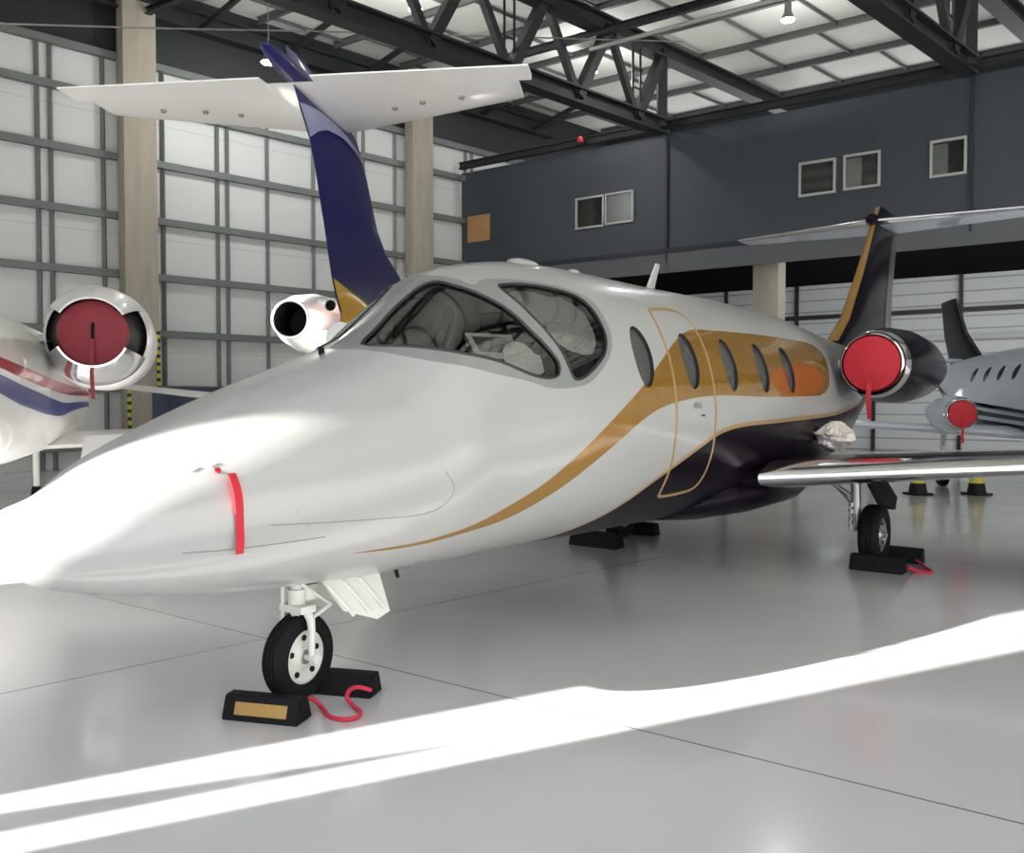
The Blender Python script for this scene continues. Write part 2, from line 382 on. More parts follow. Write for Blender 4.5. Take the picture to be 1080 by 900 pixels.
def skin(name, fus, s_grid, n_phi, polys, mats, parent, off=0.0):
    """whole hull; polys: (polygon in (s, phi), material index or -1 for an opening)"""
    ph = np.linspace(-PI, PI, n_phi + 1); S, Q = np.meshgrid(s_grid, ph, indexing='ij'); G_ = np.stack([S.ravel(), Q.ravel()], -1)
    keep = np.ones(len(G_), bool); edge = (Q.ravel() <= -PI + 1e-6) | (Q.ravel() >= PI - 1e-6) | (S.ravel() <= s_grid[0] + 1e-9) | (S.ravel() >= s_grid[-1] - 1e-9)
    for poly, _ in polys:
        A = np.array(poly); B = np.roll(A, -1, 0)
        for a, b in zip(A, B):
            a2, b2 = a * [1, .85], b * [1, .85]; d = b2 - a2; L2 = d @ d + 1e-12; X = G_ * [1, .85] - a2
            t = np.clip(X @ d / L2, 0, 1); keep &= (np.linalg.norm(X - t[:, None] * d, axis=1) > 0.014) | edge
    pts = [tuple(p) for p in G_[keep]]
    V, T = cdt(pts, [p for p, _ in polys], [])
    cen = V[T].mean(1); mi = np.zeros(len(T), int); ar = (V[T][:, 1, 0] - V[T][:, 0, 0]) * (V[T][:, 2, 1] - V[T][:, 0, 1]) - (V[T][:, 1, 1] - V[T][:, 0, 1]) * (V[T][:, 2, 0] - V[T][:, 0, 0])
    for poly, k in polys: mi[inside(cen, poly)] = k
    ok = (mi >= 0) & (np.abs(ar) > 1e-10)
    return skin_mesh(name, fus, V, T[ok], mi[ok], mats, parent, off)
def patch(name, fus, poly, mats, parent, off=0.0, step=0.07, wob=0.0):
    A = np.array(poly); lo, hi = A.min(0), A.max(0)
    g = np.array([(a, b) for a in np.arange(lo[0], hi[0], step) for b in np.arange(lo[1], hi[1], step / .85)])
    pts = [tuple(p) for p in g[inside(g, poly)]] if len(g) else []
    V, T = cdt(pts, [poly], []); cen = V[T].mean(1); T = T[inside(cen, poly)]
    o = off
    if wob: o = off + np.array([wob * (noise.noise(Vector((v[0] * 9, v[1] * 8, 0))) + .5 * noise.noise(Vector((v[0] * 23, v[1] * 21, 3)))) for v in V])
    ob = skin_mesh(name, fus, V, T, np.zeros(len(T), int), mats, parent, o)
    if wob:
        me = ob.data; me.normals_split_custom_set([(0, 0, 0)] * len(me.loops))
    return ob
def rim(name, fus, poly, r, mt, parent, off=0.0, n=6):
    A = np.array(poly); P = fus.pos(A[:, 0], A[:, 1], off); return MB().tube([tuple(p) for p in P], r, n, closed=True).build(name, mt, parent)
def mirror(poly): return [(p[0], -p[1]) for p in poly]
def ellipse(s, p, a, b, n=28, tilt=0.0): return [(s + a * math.cos(2 * PI * k / n) + tilt * b * math.sin(2 * PI * k / n), p + b * math.sin(2 * PI * k / n)) for k in range(n)]

def airfoil(th, n=14, x1=1.0):
    xs = [x1 * (1 - math.cos(PI * k / n)) / 2 for k in range(n + 1)]
    yt = lambda x: 5 * th * (0.2969 * math.sqrt(x) - 0.126 * x - 0.3516 * x * x + 0.2843 * x ** 3 - 0.1030 * x ** 4)
    return [(x, yt(x)) for x in reversed(xs)] + [(x, -yt(x) * 0.8) for x in xs[1:-1 if x1 == 1.0 else None]]
def wing(name, secs, mt, parent, x0, x1=1.0, grow=0.0, up=(0, 0, 1)):
    """secs: (s_leading_edge, y, z, chord, thickness ratio); up tells the thickness direction"""
    rings = []; upv = Vector(up)
    for s, y, z, c, th in secs:
        rings.append([Vector((x0 - s - xx * c + (grow if xx < 0.02 else 0), y, z)) + upv * (zz * c + (grow if zz > 0 else -grow)) for xx, zz in airfoil(th, 14, x1)])
    return MB().loft(rings).build(name, mt, parent, angle=50)

def ribbon(name, p_top, length, width, facing, mt, parent=None, waves=0.015, thick=0.003):
    """a hanging fabric streamer with a soft ripple"""
    f = Vector(facing).normalized(); sd = f.cross(Vector((0, 0, 1))).normalized(); rings = []; n = 12
    for i in range(n + 1):
        t = i / n; c = Vector(p_top) + Vector((0, 0, -length * t)) + f * waves * math.sin(5 * t) + sd * waves * 0.8 * math.sin(3.1 * t)
        wv = f * 0.25 * width * math.sin(4 * t); a = (sd * width / 2 + wv * .4)
        rings.append([c - a - f * thick / 2, c + a - f * thick / 2, c + a + f * thick / 2, c - a + f * thick / 2])
    return MB().loft(rings).build(name, mt, parent, angle=60)

def aircraft_wheel(parent, c, axis_rz, r, wd, hub_mat, face=1, hubr=0.58, holes=6):
    """tyre and hub meshes; the axle lies along local y turned by axis_rz"""
    R = Matrix.Rotation(axis_rz, 3, 'Z'); h = wd / 2; rr = r * 0.28
    prof = [(-h * .62, r * hubr), (-h * .9, r * (hubr + .05)), (-h, r * .78), (-h * .9, r * .92), (-h * .6, r * .985)]
    for k in range(3):
        x = h * (-.42 + .42 * k); prof += [(x - .006, r), (x - .003, r * .972), (x + .003, r * .972), (x + .006, r)]
    prof += [(h * .6, r * .985), (h * .9, r * .92), (h, r * .78), (h * .9, r * (hubr + .05)), (h * .62, r * hubr)]
    ty = MB().lathe(prof, 48, c, 'y', R=R).build('tyre', M['rubber'], parent, angle=30)
    hb = MB()
    rb = r * (hubr + .02)
    for sgn in (1, -1):
        hb.lathe([(sgn * h * .72, rb), (sgn * h * .78, rb * .93), (sgn * h * .55, rb * .86), (sgn * h * .5, rb * .6), (sgn * h * .62, rb * .42), (sgn * h * .75, rb * .36), (sgn * h * .75, .001)], 40, c, 'y', R=R)
    hb.lathe([(-h * .72, rb), (h * .72, rb)], 40, c, 'y', R=R)
    for k in range(holes):
        a = 2 * PI * k / holes + .3; q = R @ Vector((math.cos(a) * rb * .72, face * h * .53, math.sin(a) * rb * .72)) + Vector(c)
        hb.lathe([(-.008, rb * .11), (.008, rb * .11), (.008, .001)], 14, q, 'y', mi=1, R=R)
    hb.lathe([(face * h * .72, rb * .3), (face * h * .8, rb * .26), (face * h * .8, .001)], 20, c, 'y', mi=2, R=R)
    hb.build('wheel_hub', [hub_mat, M['black'], M['steel']], parent, angle=30)
    return ty

# ================================================================== THE SETTING
def quad_wall(p0, p1, z0, z1, th, nrm, name, mt, lbl):
    p0, p1 = np.array(p0), np.array(p1); n = np.array(nrm) * th
    vs = [(*(p0 + o)[:2], z) for o in (0, n) for z in (z0, z1)] + [(*(p1 + o)[:2], z) for o in (0, n) for z in (z0, z1)]
    b = MB().add(vs, [(0, 1, 5, 4), (2, 6, 7, 3), (0, 4, 6, 2), (1, 3, 7, 5), (0, 2, 3, 1), (4, 5, 7, 6)])
    return struct(b.build(name, mt, smooth=False), lbl)
def PT(n1c, n2c):
    """floor-plan point from its distances across the hangar's two directions"""
    A_ = np.array([N1[:2], N2[:2]]); x = np.linalg.solve(A_, np.array([n1c, n2c])); return np.array([x[0], x[1], 0.0])
RIGHT_C = -19.0
c_fl, c_fr, c_bl, c_br = PT(WALL_C, DOOR_C), PT(RIGHT_C, DOOR_C), PT(WALL_C, REAR_C), PT(RIGHT_C, REAR_C)
fl = MB().add([(*c_fl[:2], 0), (*c_fr[:2], 0), (*c_br[:2], 0), (*c_bl[:2], 0), (*c_fl[:2], -.2), (*c_fr[:2], -.2), (*c_br[:2], -.2), (*c_bl[:2], -.2)],
              [(0, 1, 2, 3), (7, 6, 5, 4), (0, 4, 5, 1), (1, 5, 6, 2), (2, 6, 7, 3), (3, 7, 4, 0)]).build('floor', M['floor'], smooth=False)
struct(fl, 'glossy grey hangar floor with thin joint lines')
ap = MB()
oa, ob = PT(WALL_C + 60, DOOR_C - .01), PT(RIGHT_C - 60, DOOR_C - .01); oc, od = ob - N2 * 90, oa - N2 * 90
ap.add([(*oa[:2], -.01), (*ob[:2], -.01), (*oc[:2], -.01), (*od[:2], -.01)], [(3, 2, 1, 0)])
struct(ap.build('ground', M['conc_out'], smooth=False), 'sunlit concrete apron outside the hangar door')

# left wall: grey panels, steel girts, double mullions, dark strip above
wl0, wl1 = PT(WALL_C, DOOR_C), PT(WALL_C, REAR_C)
def along(k, off=0.0): return COL0 + D1 * k - N1 * off
wall_left = quad_wall(wl0, wl1, 0, 10.05, 0.15, N1, 'wall_left', M['wallpanel'], 'pale grey panelled hangar wall with steel girts')
quad_wall(wl0, wl1, 10.05, CEIL + .3, 0.15, N1, 'trim_1', M['truss'], 'dark strip above the panelled left wall')
k0 = (wl0 - COL0) @ D1; k1 = (wl1 - COL0) @ D1
for z in (0.52, 1.93, 3.33, 4.74, 6.15, 7.57, 8.97, 9.98):
    MB().beam(along(max(k0, -16), .09) + [0, 0, z], along(k1, .09) + [0, 0, z], .16, .17).build('girt', M['girt'], wall_left, smooth=False)
for i in range(-11, 8):
    k = 1.45 * i + .75
    if k0 + .5 < k < k1 - .3:
        b = MB().beam(along(k, .04), along(k, .04) + [0, 0, 10.0], .07, .09)
        if i % 3 == 1: b.beam(along(k + .28, .04), along(k + .28, .04) + [0, 0, 10.0], .07, .09)
        b.build('mullion', M['girt'], wall_left, smooth=False)
ROTD1 = Matrix.Rotation(math.atan2(D1[1], D1[0]), 3, 'Z')
for i, k in enumerate((-8.7, 0.0, 8.7)):
    c = along(k, .36)
    col = MB().box((c[0], c[1], 5.65), (.80, .42, 11.3), ROTD1, .025).build('column', M['concrete'])
    struct(col, ('concrete column left of the picture', 'tall concrete column against the left panelled wall', 'concrete column behind the blue tail fin')[i])
    for sgn in (-1, 1):
        g = c + D1 * sgn * .36 - N1 * .225
        MB().box((g[0], g[1], 1.75), (.09, .02, 3.3), ROTD1, .004).build('edge_guard', M['hazard'], col)

# front of the hangar (behind the camera): sliding door leaves with gaps, header
def door_pt(m): p = DOOR_C * N2 + D2 * m; return np.array([p[0], p[1], 0])
def m_of(perp): return (perp - (DOOR_C * N2) @ SQ) / (D2 @ SQ)
DOOR_H = 10.4
m_left = -23.5; m_right = ((door_pt(0) - c_fr) @ -D2)
leaves = [(m_of(1.6), m_of(3.705)), (m_of(4.42), m_of(9.2)), (m_of(13.8), (c_fl - door_pt(0)) @ D2)]
for i, (a, b) in enumerate(leaves):
    quad_wall(door_pt(a), door_pt(b), 0, DOOR_H, .12, -N2, 'door_%d' % (i + 1), M['doorleaf'], 'sliding hangar door leaf behind the camera')
quad_wall(door_pt(m_of(9.2)), door_pt(m_of(11.9)), 5.2, DOOR_H, .12, -N2, 'door_4', M['doorleaf'], 'unseen panel added behind the camera to keep sun off the far floor')  # added blocker, limits how far sun reaches across the floor
quad_wall(c_fl, c_fr, DOOR_H, CEIL + .3, .15, -N2, 'wall_front', M['doorleaf'], 'header wall above the hangar door opening')
# unseen pointed blocker added in the narrow door gap, shapes the sun band
ga, gb = door_pt(m_of(3.885)), door_pt(m_of(4.07))
gp = MB().prism([(*ga[:2], 0), (*gb[:2], 0), (*gb[:2], 2.26), (*ga[:2], 2.90)], (0, 0, 0), tuple(N2 * .06))
struct(gp.build('shadow_post', M['doorleaf'], smooth=False), 'unseen pointed blocker added in the narrow door gap to cast a sliver of shadow')
fp = [door_pt(m_of(3.97)), door_pt(m_of(4.43)), door_pt(m_of(4.43))]  # added wedge, slants the far edge of the sun band
struct(MB().prism([(*fp[0][:2], 0), (*fp[1][:2], 0), (*fp[2][:2], 3.75)], (0, 0, 0), tuple(N2 * .05)).build('shadow_flap', M['doorleaf'], smooth=False), 'unseen slanted blocker added in the narrow door gap to tilt the sun band edge')
quad_wall(c_fr, c_br, 0, CEIL + .3, .15, -N1, 'wall_right', M['wallpanel'], 'grey hangar wall out of the picture on the right')

# blue office wall hanging over the back of the hangar
BZ0, BZ1 = 5.55, 9.15
b0, b1 = PT(WALL_C, BLUE_C), PT(RIGHT_C, BLUE_C)
b0 = CORNER + D2 * 0.0
wall_far = quad_wall(b0, b1, BZ0, BZ1, .18, N2, 'wall_far', M['blue'], 'blue-grey office wall over the back of the hangar')
def blue(m, z, off=0.0): p = CORNER + D2 * m - N2 * off; return Vector((p[0], p[1], z))
for m in (7.5, 15.2, 22.9):
    MB().beam(blue(m, BZ0, .03), blue(m, BZ1 + .1, .03), .10, .06, up=tuple(D2)).build('seam_post', M['darkblue'], wall_far, smooth=False)
MB().beam(blue(0, 5.86, .05), blue(34, 5.86, .05), .10, .14).build('ledge', M['darkblue'], wall_far, smooth=False)
MB().beam(blue(0, 5.52, .04), blue(34, 5.52, .04), .08, .54).build('fascia', M['fascia'], wall_far, smooth=False)
sof = MB().add([tuple(blue(0, BZ0, 0)), tuple(blue(36, BZ0, 0)), tuple(blue(36, BZ0, REAR_C * -1 + BLUE_C)), tuple(blue(0, BZ0, BLUE_C - REAR_C)),
                tuple(blue(0, BZ0 + .2, 0)), tuple(blue(36, BZ0 + .2, 0)), tuple(blue(36, BZ0 + .2, BLUE_C - REAR_C)), tuple(blue(0, BZ0 + .2, BLUE_C - REAR_C))],
               [(0, 1, 2, 3), (7, 6, 5, 4), (0, 4, 5, 1), (1, 5, 6, 2), (2, 6, 7, 3), (3, 7, 4, 0)])
struct(sof.build('ceiling_lower', M['soffit'], smooth=False), 'soffit under the blue office level, its shade put into black paint')
# rear wall of white planks with dark posts and rails
quad_wall(c_bl, c_br, 11.2, CEIL + .3, .15, N2, 'trim_5', M['truss'], 'dark strip above the unseen opening added at the very back to light the ceiling')  # the opening below is added so that sky lights the ceiling
wall_rear = quad_wall(c_bl, c_br, 0, 9.3, .15, N2, 'wall_back', M['plank'], 'white planked wall at the very back under the offices')
r0 = CORNER + N2 * (REAR_C - BLUE_C)
def rear(m, z, off=0.0): p = r0 + D2 * m - N2 * off; return Vector((p[0], p[1], z))
for i in range(12):
    MB().beam(rear(6.2 + 2.55 * i, 0, .06), rear(6.2 + 2.55 * i, BZ0, .06), .14, .1, up=tuple(D2)).build('post', M['truss'], wall_rear, smooth=False)
MB().beam(rear(3, 4.45, .09), rear(36, 4.45, .09), .1, .14).build('rail', M['truss'], wall_rear, smooth=False)
MB().beam(rear(3, 3.6, .09), rear(36, 3.6, .09), .1, .14).build('rail', M['winframe'], wall_rear, smooth=False)
p = at_plane(811, 320, N2, BLUE_C + 1.2)
struct(MB().box((p[0], p[1], BZ0 / 2), (.72, .6, BZ0), Matrix.Rotation(math.atan2(D2[1], D2[0]), 3, 'Z'), .02).build('column', M['concrete']), 'tan concrete column under the blue office level')

orf = [CORNER + N2 * .2 + D2 * 0, CORNER + N2 * .2 + D2 * 36, CORNER + N2 * (REAR_C - BLUE_C) + D2 * 36, CORNER + N2 * (REAR_C - BLUE_C)]  # added pale slab, bounces sky light up to the ceiling
rs_ = MB().add([(*q[:2], z) for z in (8.85, 9.0) for q in orf], [(0, 1, 2, 3), (7, 6, 5, 4), (0, 4, 5, 1), (1, 5, 6, 2), (2, 6, 7, 3), (3, 7, 4, 0)])
struct(rs_.build('bounce_slab', M['bouncewhite'], smooth=False), 'unseen pale slab added behind the blue wall to bounce light onto the ceiling')
# office windows
wins = [((608, 208), (638, 241), 0), ((639, 203), (669, 236), 1), ((843, 170), (882, 206), 0), ((890, 162), (929, 199), 2), ((981, 147), (1020, 186), 2)]
ROTD2 = Matrix.Rotation(math.atan2(D2[1], D2[0]), 3, 'Z')
for i, ((xa, ya), (xb, yb), kind) in enumerate(wins):
    A_ = at_plane(xa, (ya + yb) / 2, N2, BLUE_C); B_ = at_plane(xb, (ya + yb) / 2, N2, BLUE_C); cm = at_plane((xa + xb) / 2, (ya + yb) / 2, N2, BLUE_C)
    wd = float(np.linalg.norm((B_ - A_)[:2])); ht = (yb - ya) / F * cm[1]; cz = cm[2]
    b = MB()
    for sx_ in (-1, 1):
        q = cm + D2 * sx_ * (wd / 2 - .03) - N2 * .04; b.box((q[0], q[1], cz), (.06, .1, ht), ROTD2, .006)
        q = cm - N2 * .04; b.box((q[0], q[1], cz + sx_ * (ht / 2 - .03)), (wd - .12, .1, .06), ROTD2, .006)
    wf = struct(b.build('window_%d' % (i + 1), M['winframe']), ('dark square office window with pale frame at left of the pair nearest the corner', 'pale screened office window beside the dark one nearest the corner',
                'dark square office window left of the middle pair', 'dim office window with a blind right of the middle pair', 'single dim office window beside the wall seam')[i])
    q = cm - N2 * .02
    MB().box((q[0], q[1], cz), (wd - .1, .03, ht - .1), ROTD2).build('pane', [M['officeglass'], M['officeglass_pale'], M['officeglass']][kind], wf, smooth=False)
    if kind == 2:
        q = cm - D2 * wd * .22 - N2 * .038; MB().box((q[0], q[1], cz - ht * .02), (wd * .42, .012, ht * .8), ROTD2).build('blind', M['officeglass_pale'], wf, smooth=False)
q = at_plane(505, 241, N2, BLUE_C - .03)
tag(MB().box(tuple(q), (.92, .05, .86), ROTD2, .01).build('notice_board', M['board']), 'orange-brown square board on the blue wall near its left corner', 'board')
q = at_plane(612, 152, N2, BLUE_C - .55)
bl_ = MB().box((q[0], q[1], q[2] - .02), (.22, .22, .1), ROTD2, .01).build('warning_beacon', M['black']); tag(bl_, 'small red warning beacon on top of the blue wall', 'beacon')
MB().lathe([(0, .09), (.12, .085), (.18, .05), (.2, .001)], 16, (q[0], q[1], q[2] + .03), 'z').build('red_dome', M['red'], bl_)

# ceiling: panels, purlins, sag rods
ceil = MB().add([(*p[:2], z) for z in (CEIL, CEIL + .2) for p in (c_fl, c_fr, c_br, c_bl)], [(0, 1, 2, 3), (7, 6, 5, 4), (0, 4, 5, 1), (1, 5, 6, 2), (2, 6, 7, 3), (3, 7, 4, 0)]).build('ceiling', M['roofpanel'], smooth=False)
struct(ceil, 'pale metal roof panels between dark purlins')
for i in range(14):
    n2c = REAR_C - .8 - 2.35 * i
    if n2c < 0: break
    a, b = PT(WALL_C - .2, n2c), PT(RIGHT_C + 1, n2c)
    MB().ibeam((*a[:2], CEIL - .09), (*b[:2], CEIL - .09), .11, .18).build('purlin', M['purlin'], ceil, smooth=False)
    if i < 10:
        b = MB()
        for j in range(17):
            n1c = 21.3 - 1.95 * j + (.45 if i % 2 else -.2)
            p0, p1 = PT(n1c, n2c), PT(n1c, n2c - 2.35)
            b.beam((*p0[:2], CEIL - .07), (*p1[:2], CEIL - .07), .05, .08)
        b.build('bridging', M['purlin'], ceil, smooth=False)

# roof trusses along the hangar, from the blue wall towards the door
def truss(n1c, lbl):
    t = thing('roof_truss', lbl, 'truss', tuple(PT(n1c, BLUE_C - .2)), 0, 'dark steel roof trusses'); base = np.array(t.location)
    tag(t, kind='structure')
    def P(k, z): q = PT(n1c, BLUE_C - .25 - k) - base; return Vector((q[0], q[1], z))
    zb, zt = 9.28, 11.35
    MB().ibeam(P(0, zb), P(24, zb), .40, .42, .05).build('bottom_chord', M['truss'], t, smooth=False)
    MB().ibeam(P(-7, zt), P(24, zt), .42, .42, .05).build('top_chord', M['truss'], t, smooth=False)
    MB().beam(P(.05, zb), P(.05, zt), .26, .26).build('post', M['truss'], t, smooth=False)
    step = 2.35
    for i in range(10):
        a = i * step
        MB().beam(P(a, zt), P(a + step / 2, zb), .27, .24).build('diagonal', M['truss'], t, smooth=False)
        MB().beam(P(a + step / 2, zb), P(a + step, zt), .17, .17).build('diagonal', M['truss'], t, smooth=False)
        if i % 2 == 0:
            b = MB(); off = Vector(tuple(D1 * .16)) * 1.0
            for sgn in (-1, 1): b.beam(P(a + step / 2, zb) + off * sgn, P(a + step / 2, zt) + off * sgn, .06, .06)
            for q in range(4):
                z = zb + .3 + q * .5; b.beam(P(a + step / 2, z) - off, P(a + step / 2, z) + off, .04, .04)
            b.build('lattice_post', M['truss'], t, smooth=False)
    return t
truss(14.96, 'dark steel roof truss meeting the blue wall at its first seam')
truss(7.38, 'dark steel roof truss at the upper right corner of the picture')
truss(-0.2, 'dark steel roof truss out of the picture on the right')
# edge beam over the left wall
eb = MB().ibeam(tuple(PT(WALL_C - .15, BLUE_C + 4) + [0, 0, 11.35]), tuple(PT(WALL_C - .15, 2) + [0, 0, 11.35]), .4, .5, .05)
for i in range(9):
    p0 = PT(WALL_C - .2, 26 - 2.4 * i) + [0, 0, 11.2]; p1 = PT(WALL_C - 2.4, 26 - 2.4 * i) + [0, 0, 11.8]
    eb.beam(tuple(p0), tuple(p1), .1, .14)
struct(eb.build('trim_3', M['truss'], smooth=False), 'dark edge beam over the left wall columns')
# cross beams between the trusses
for i, (n2c, z, w_) in enumerate(((BLUE_C - 3.0, 11.1, .16), (BLUE_C - 10.5, 11.1, .14), (BLUE_C - .3, 9.3, .18))):
    struct(MB().ibeam(tuple(PT(WALL_C - .22, n2c) + [0, 0, z]), tuple(PT(RIGHT_C + 1, n2c) + [0, 0, z]), w_, w_ * 1.2, .025).build('beam', M['truss'], smooth=False),
           ('cross beam high under the roof nearest the blue wall', 'cross beam high under the roof nearest the camera', 'low cross beam along the top of the blue wall')[i])
struct(MB().tube([tuple(at_y(0, 25, 17)), tuple(at_y(170, 30, 18.6)), tuple(at_y(330, 33, 20)), tuple(at_y(720, 44, 22.5))], .018, 6).build('cable', M['steel']), 'thin pale cable strung below the roof')
b_a, b_b = PT(14.9, BLUE_C - 3.4), PT(-6, BLUE_C - 3.4)
struct(MB().tube([(*b_a[:2], 10.55), (*b_b[:2], 10.55)], .055, 8).build('pipe', M['winframe']), 'pale pipe running under the roof above the blue wall')

# high bay lamps
for i, (px, py, lbl) in enumerate(((438, 10, 'small bright ceiling lamp nearest the top edge of the picture'), (283, 66, 'small bright ceiling lamp left of the blue tail fin'), (624, 76, 'small bright ceiling lamp seen through the middle truss'), (831, 21, 'small bright ceiling lamp right of the middle truss'))):
    lz = (11.2, 9.6, 11.2, 11.2)[i]; q = at_z(px, py, lz); t = thing('ceiling_lamp', lbl, 'lamp', q, 0, 'high bay lamps')
    MB().lathe([(.45, .02), (.42, .08), (.2, .09), (.06, .16), (0, .18), (0.01, .165)], 24, (0, 0, 0), 'z').build('lamp_housing', M['lamphousing'], t)
    MB().lathe([(.03, .16), (-.02, .15), (-.04, .001)], 24, (0, 0, 0), 'z').build('lamp_lens', M['lampglow'], t)
    MB().tube([(0, 0, .5), (0, 0, CEIL - lz)], .015, 6).build('hanger', M['lamphousing'], t)
    ld = bpy.data.lights.new('lamp_light', 'POINT'); ld.energy = (120, 160, 120, 100)[i]; ld.shadow_soft_size = .15
    lo = bpy.data.objects.new('lamp_light', ld); C.objects.link(lo); lo.parent = t; lo.location = (0, 0, -.25)
# added fill lamps, out of view, brighten the back wall under the office level
for i, m in enumerate((12.3, 17.0, 21.5)):
    q = blue(m, BZ0 - .07, -.42); t = thing('fill_lamp', 'added fill lamp hidden under the soffit just behind the blue wall', 'lamp', q, math.atan2(D2[1], D2[0]), 'added fill lamps under the office level')
    MB().box((0, 0, .03), (1.3, .14, .06), None, .01).build('lamp_housing', M['lamphousing'], t)
    MB().box((0, 0, -.012), (1.25, .09, .03), None, .01).build('fill_tube', M['lampglow'], t)
    ld = bpy.data.lights.new('fill_light', 'AREA'); ld.energy = 34; ld.shape = 'RECTANGLE'; ld.size = 1.2; ld.size_y = .12
    lo = bpy.data.objects.new('fill_light', ld); C.objects.link(lo); lo.parent = t; lo.location = (0, .06, -.05); lo.rotation_euler = (math.radians(58), 0, 0)

# ================================================================== THE MAIN JET
TH = math.radians(53.0); AFT = np.array([math.cos(TH), math.sin(TH), 0]); LEFT = np.array([AFT[1], -AFT[0], 0])
G0 = np.array([-1.202, 4.897, 0.0]); JRZ = TH + PI
def jet_pt(s, y, z=0.0): return G0 + AFT * (s - 1.6) + LEFT * y + np.array([0, 0, z])
K = [0., .06, .2, .45, .8, 1.2, 1.6, 2.0, 2.3, 2.6, 3.0, 3.5, 4.2, 5.2, 6.5, 8., 9.5, 10.5, 11.5, 12.6, 13.6]
TOP = [1.15, 1.212, 1.26, 1.419, 1.585, 1.745, 1.887, 2.042, 2.269, 2.476, 2.596, 2.667, 2.687, 2.682, 2.691, 2.666, 2.558, 2.488, 2.44, 2.40, 2.36]
BOT = [1.15, 0.97, 0.867, 0.796, 0.733, 0.69, 0.664, 0.645, 0.64, 0.627, 0.631, 0.627, 0.608, 0.589, 0.539, 0.592, 0.844, 1.146, 1.50, 1.83, 2.08]
WID = [0., 0.129, 0.246, 0.38, 0.499, 0.6, 0.67, 0.723, 0.769, 0.781, 0.817, 0.85, 0.869, 0.869, 0.872, 0.871, 0.779, 0.62, 0.44, 0.26, 0.10]
hull = Fus(K, TOP, BOT, WID, 1.6)
jet = thing('business_jet', 'white twin-engine jet with gold swoosh and black belly, nose sunlit, filling the foreground', 'jet', G0, JRZ)

ws_l = catmull([(1.945, .235), (2.20, .155), (2.42, .165), (2.53, .24), (2.585, .42), (2.673, .603), (2.80, .815), (2.892, .986), (3.01, 1.147), (3.06, 1.235), (3.03, 1.305), (2.905, 1.308), (2.725, 1.238), (2.47, 1.06), (2.25, .83), (2.09, .56)], 4, True)
sd_l = catmull([(2.87, .595), (2.96, .575), (3.10, .595), (3.33, .655), (3.57, .73), (3.66, .83), (3.685, .986), (3.66, 1.107), (3.56, 1.215), (3.34, 1.325), (3.20, 1.345), (3.155, 1.26), (3.12, 1.16), (3.05, 1.03), (2.95, .84)], 4, True)
fr_l = [(1.84, 0.02), (1.87, .25), (2.02, .593), (2.20, .895), (2.50, 1.187), (2.776, 1.315), (2.931, 1.375), (3.124, 1.395), (3.36, 1.375), (3.60, 1.245), (3.73, 1.115), (3.772, .956), (3.745, .77), (3.60, .675), (3.12, .545), (2.83, .465), (2.70, .49), (2.655, .36), (2.60, .16), (2.60, .02)]
fr_l = [(1.84, 0.0)] + catmull(fr_l[1:-1], 3) + [(2.62, 0.0)]
gold_l = catmull([(1.50, 2.20), (2.028, 2.215), (2.402, 2.20), (2.841, 2.044), (3.15, 1.872), (3.537, 1.645), (4.053, 1.385), (4.426, 1.19), (4.762, 1.03), (5.0, .945), (5.316, .895), (6.463, .855), (7.83, .835), (8.30, .86), (8.50, .96), (8.42, 1.18), (8.25, 1.36), (8.0, 1.42), (7.70, 1.435), (6.18, 1.44), (5.355, 1.445), (4.80, 1.475), (4.35, 1.53), (4.027, 1.61), (3.782, 1.715), (3.459, 1.88), (3.047, 2.105), (2.634, 2.26), (2.054, 2.265)], 5, True)
dark_edge = catmull([(3.10, 3.02), (3.30, 2.90), (3.511, 2.80), (3.704, 2.648), (3.988, 2.416), (4.285, 2.184), (4.568, 2.03), (5.032, 1.84), (5.40, 1.73), (5.961, 1.67), (7.0, 1.65), (8.2, 1.645), (9.6, 1.64), (11.0, 1.60), (12.4, 1.55), (13.5, 1.5)], 5)
dark_l = dark_edge + [(13.55, PI), (3.02, PI)]
trim_l = offset_poly(dark_edge, .03, closed=False)
trim_poly = list(dark_edge) + list(reversed(trim_l))
if trim_l[20][1] > dark_edge[20][1]:
    trim_poly = list(dark_edge) + list(reversed(offset_poly(dark_edge, -.03, closed=False)))
door_l = catmull([(4.545, .80), (4.60, .745), (4.80, .715), (5.0, .70), (5.15, .73), (5.235, .83), (5.255, .98), (5.245, 1.2), (5.245, 1.45), (5.255, 1.7), (5.275, 1.95), (5.27, 2.15), (5.20, 2.27), (5.0, 2.305), (4.75, 2.315), (4.62, 2.30), (4.575, 2.22), (4.55, 2.0), (4.52, 1.7), (4.505, 1.4), (4.51, 1.1), (4.525, .9)], 3, True)
def ccw(poly):
    a = np.array(poly); b = np.roll(a, -1, 0); return (a[:, 0] * b[:, 1] - b[:, 0] * a[:, 1]).sum() > 0
door_in = offset_poly(door_l, .028 if ccw(door_l) else -.028)
WINS = [4.11, 4.885, 5.66, 6.40, 7.10]
win_polys = [ellipse(s, 1.185, .135, .222, 28, -.05) for s in WINS]

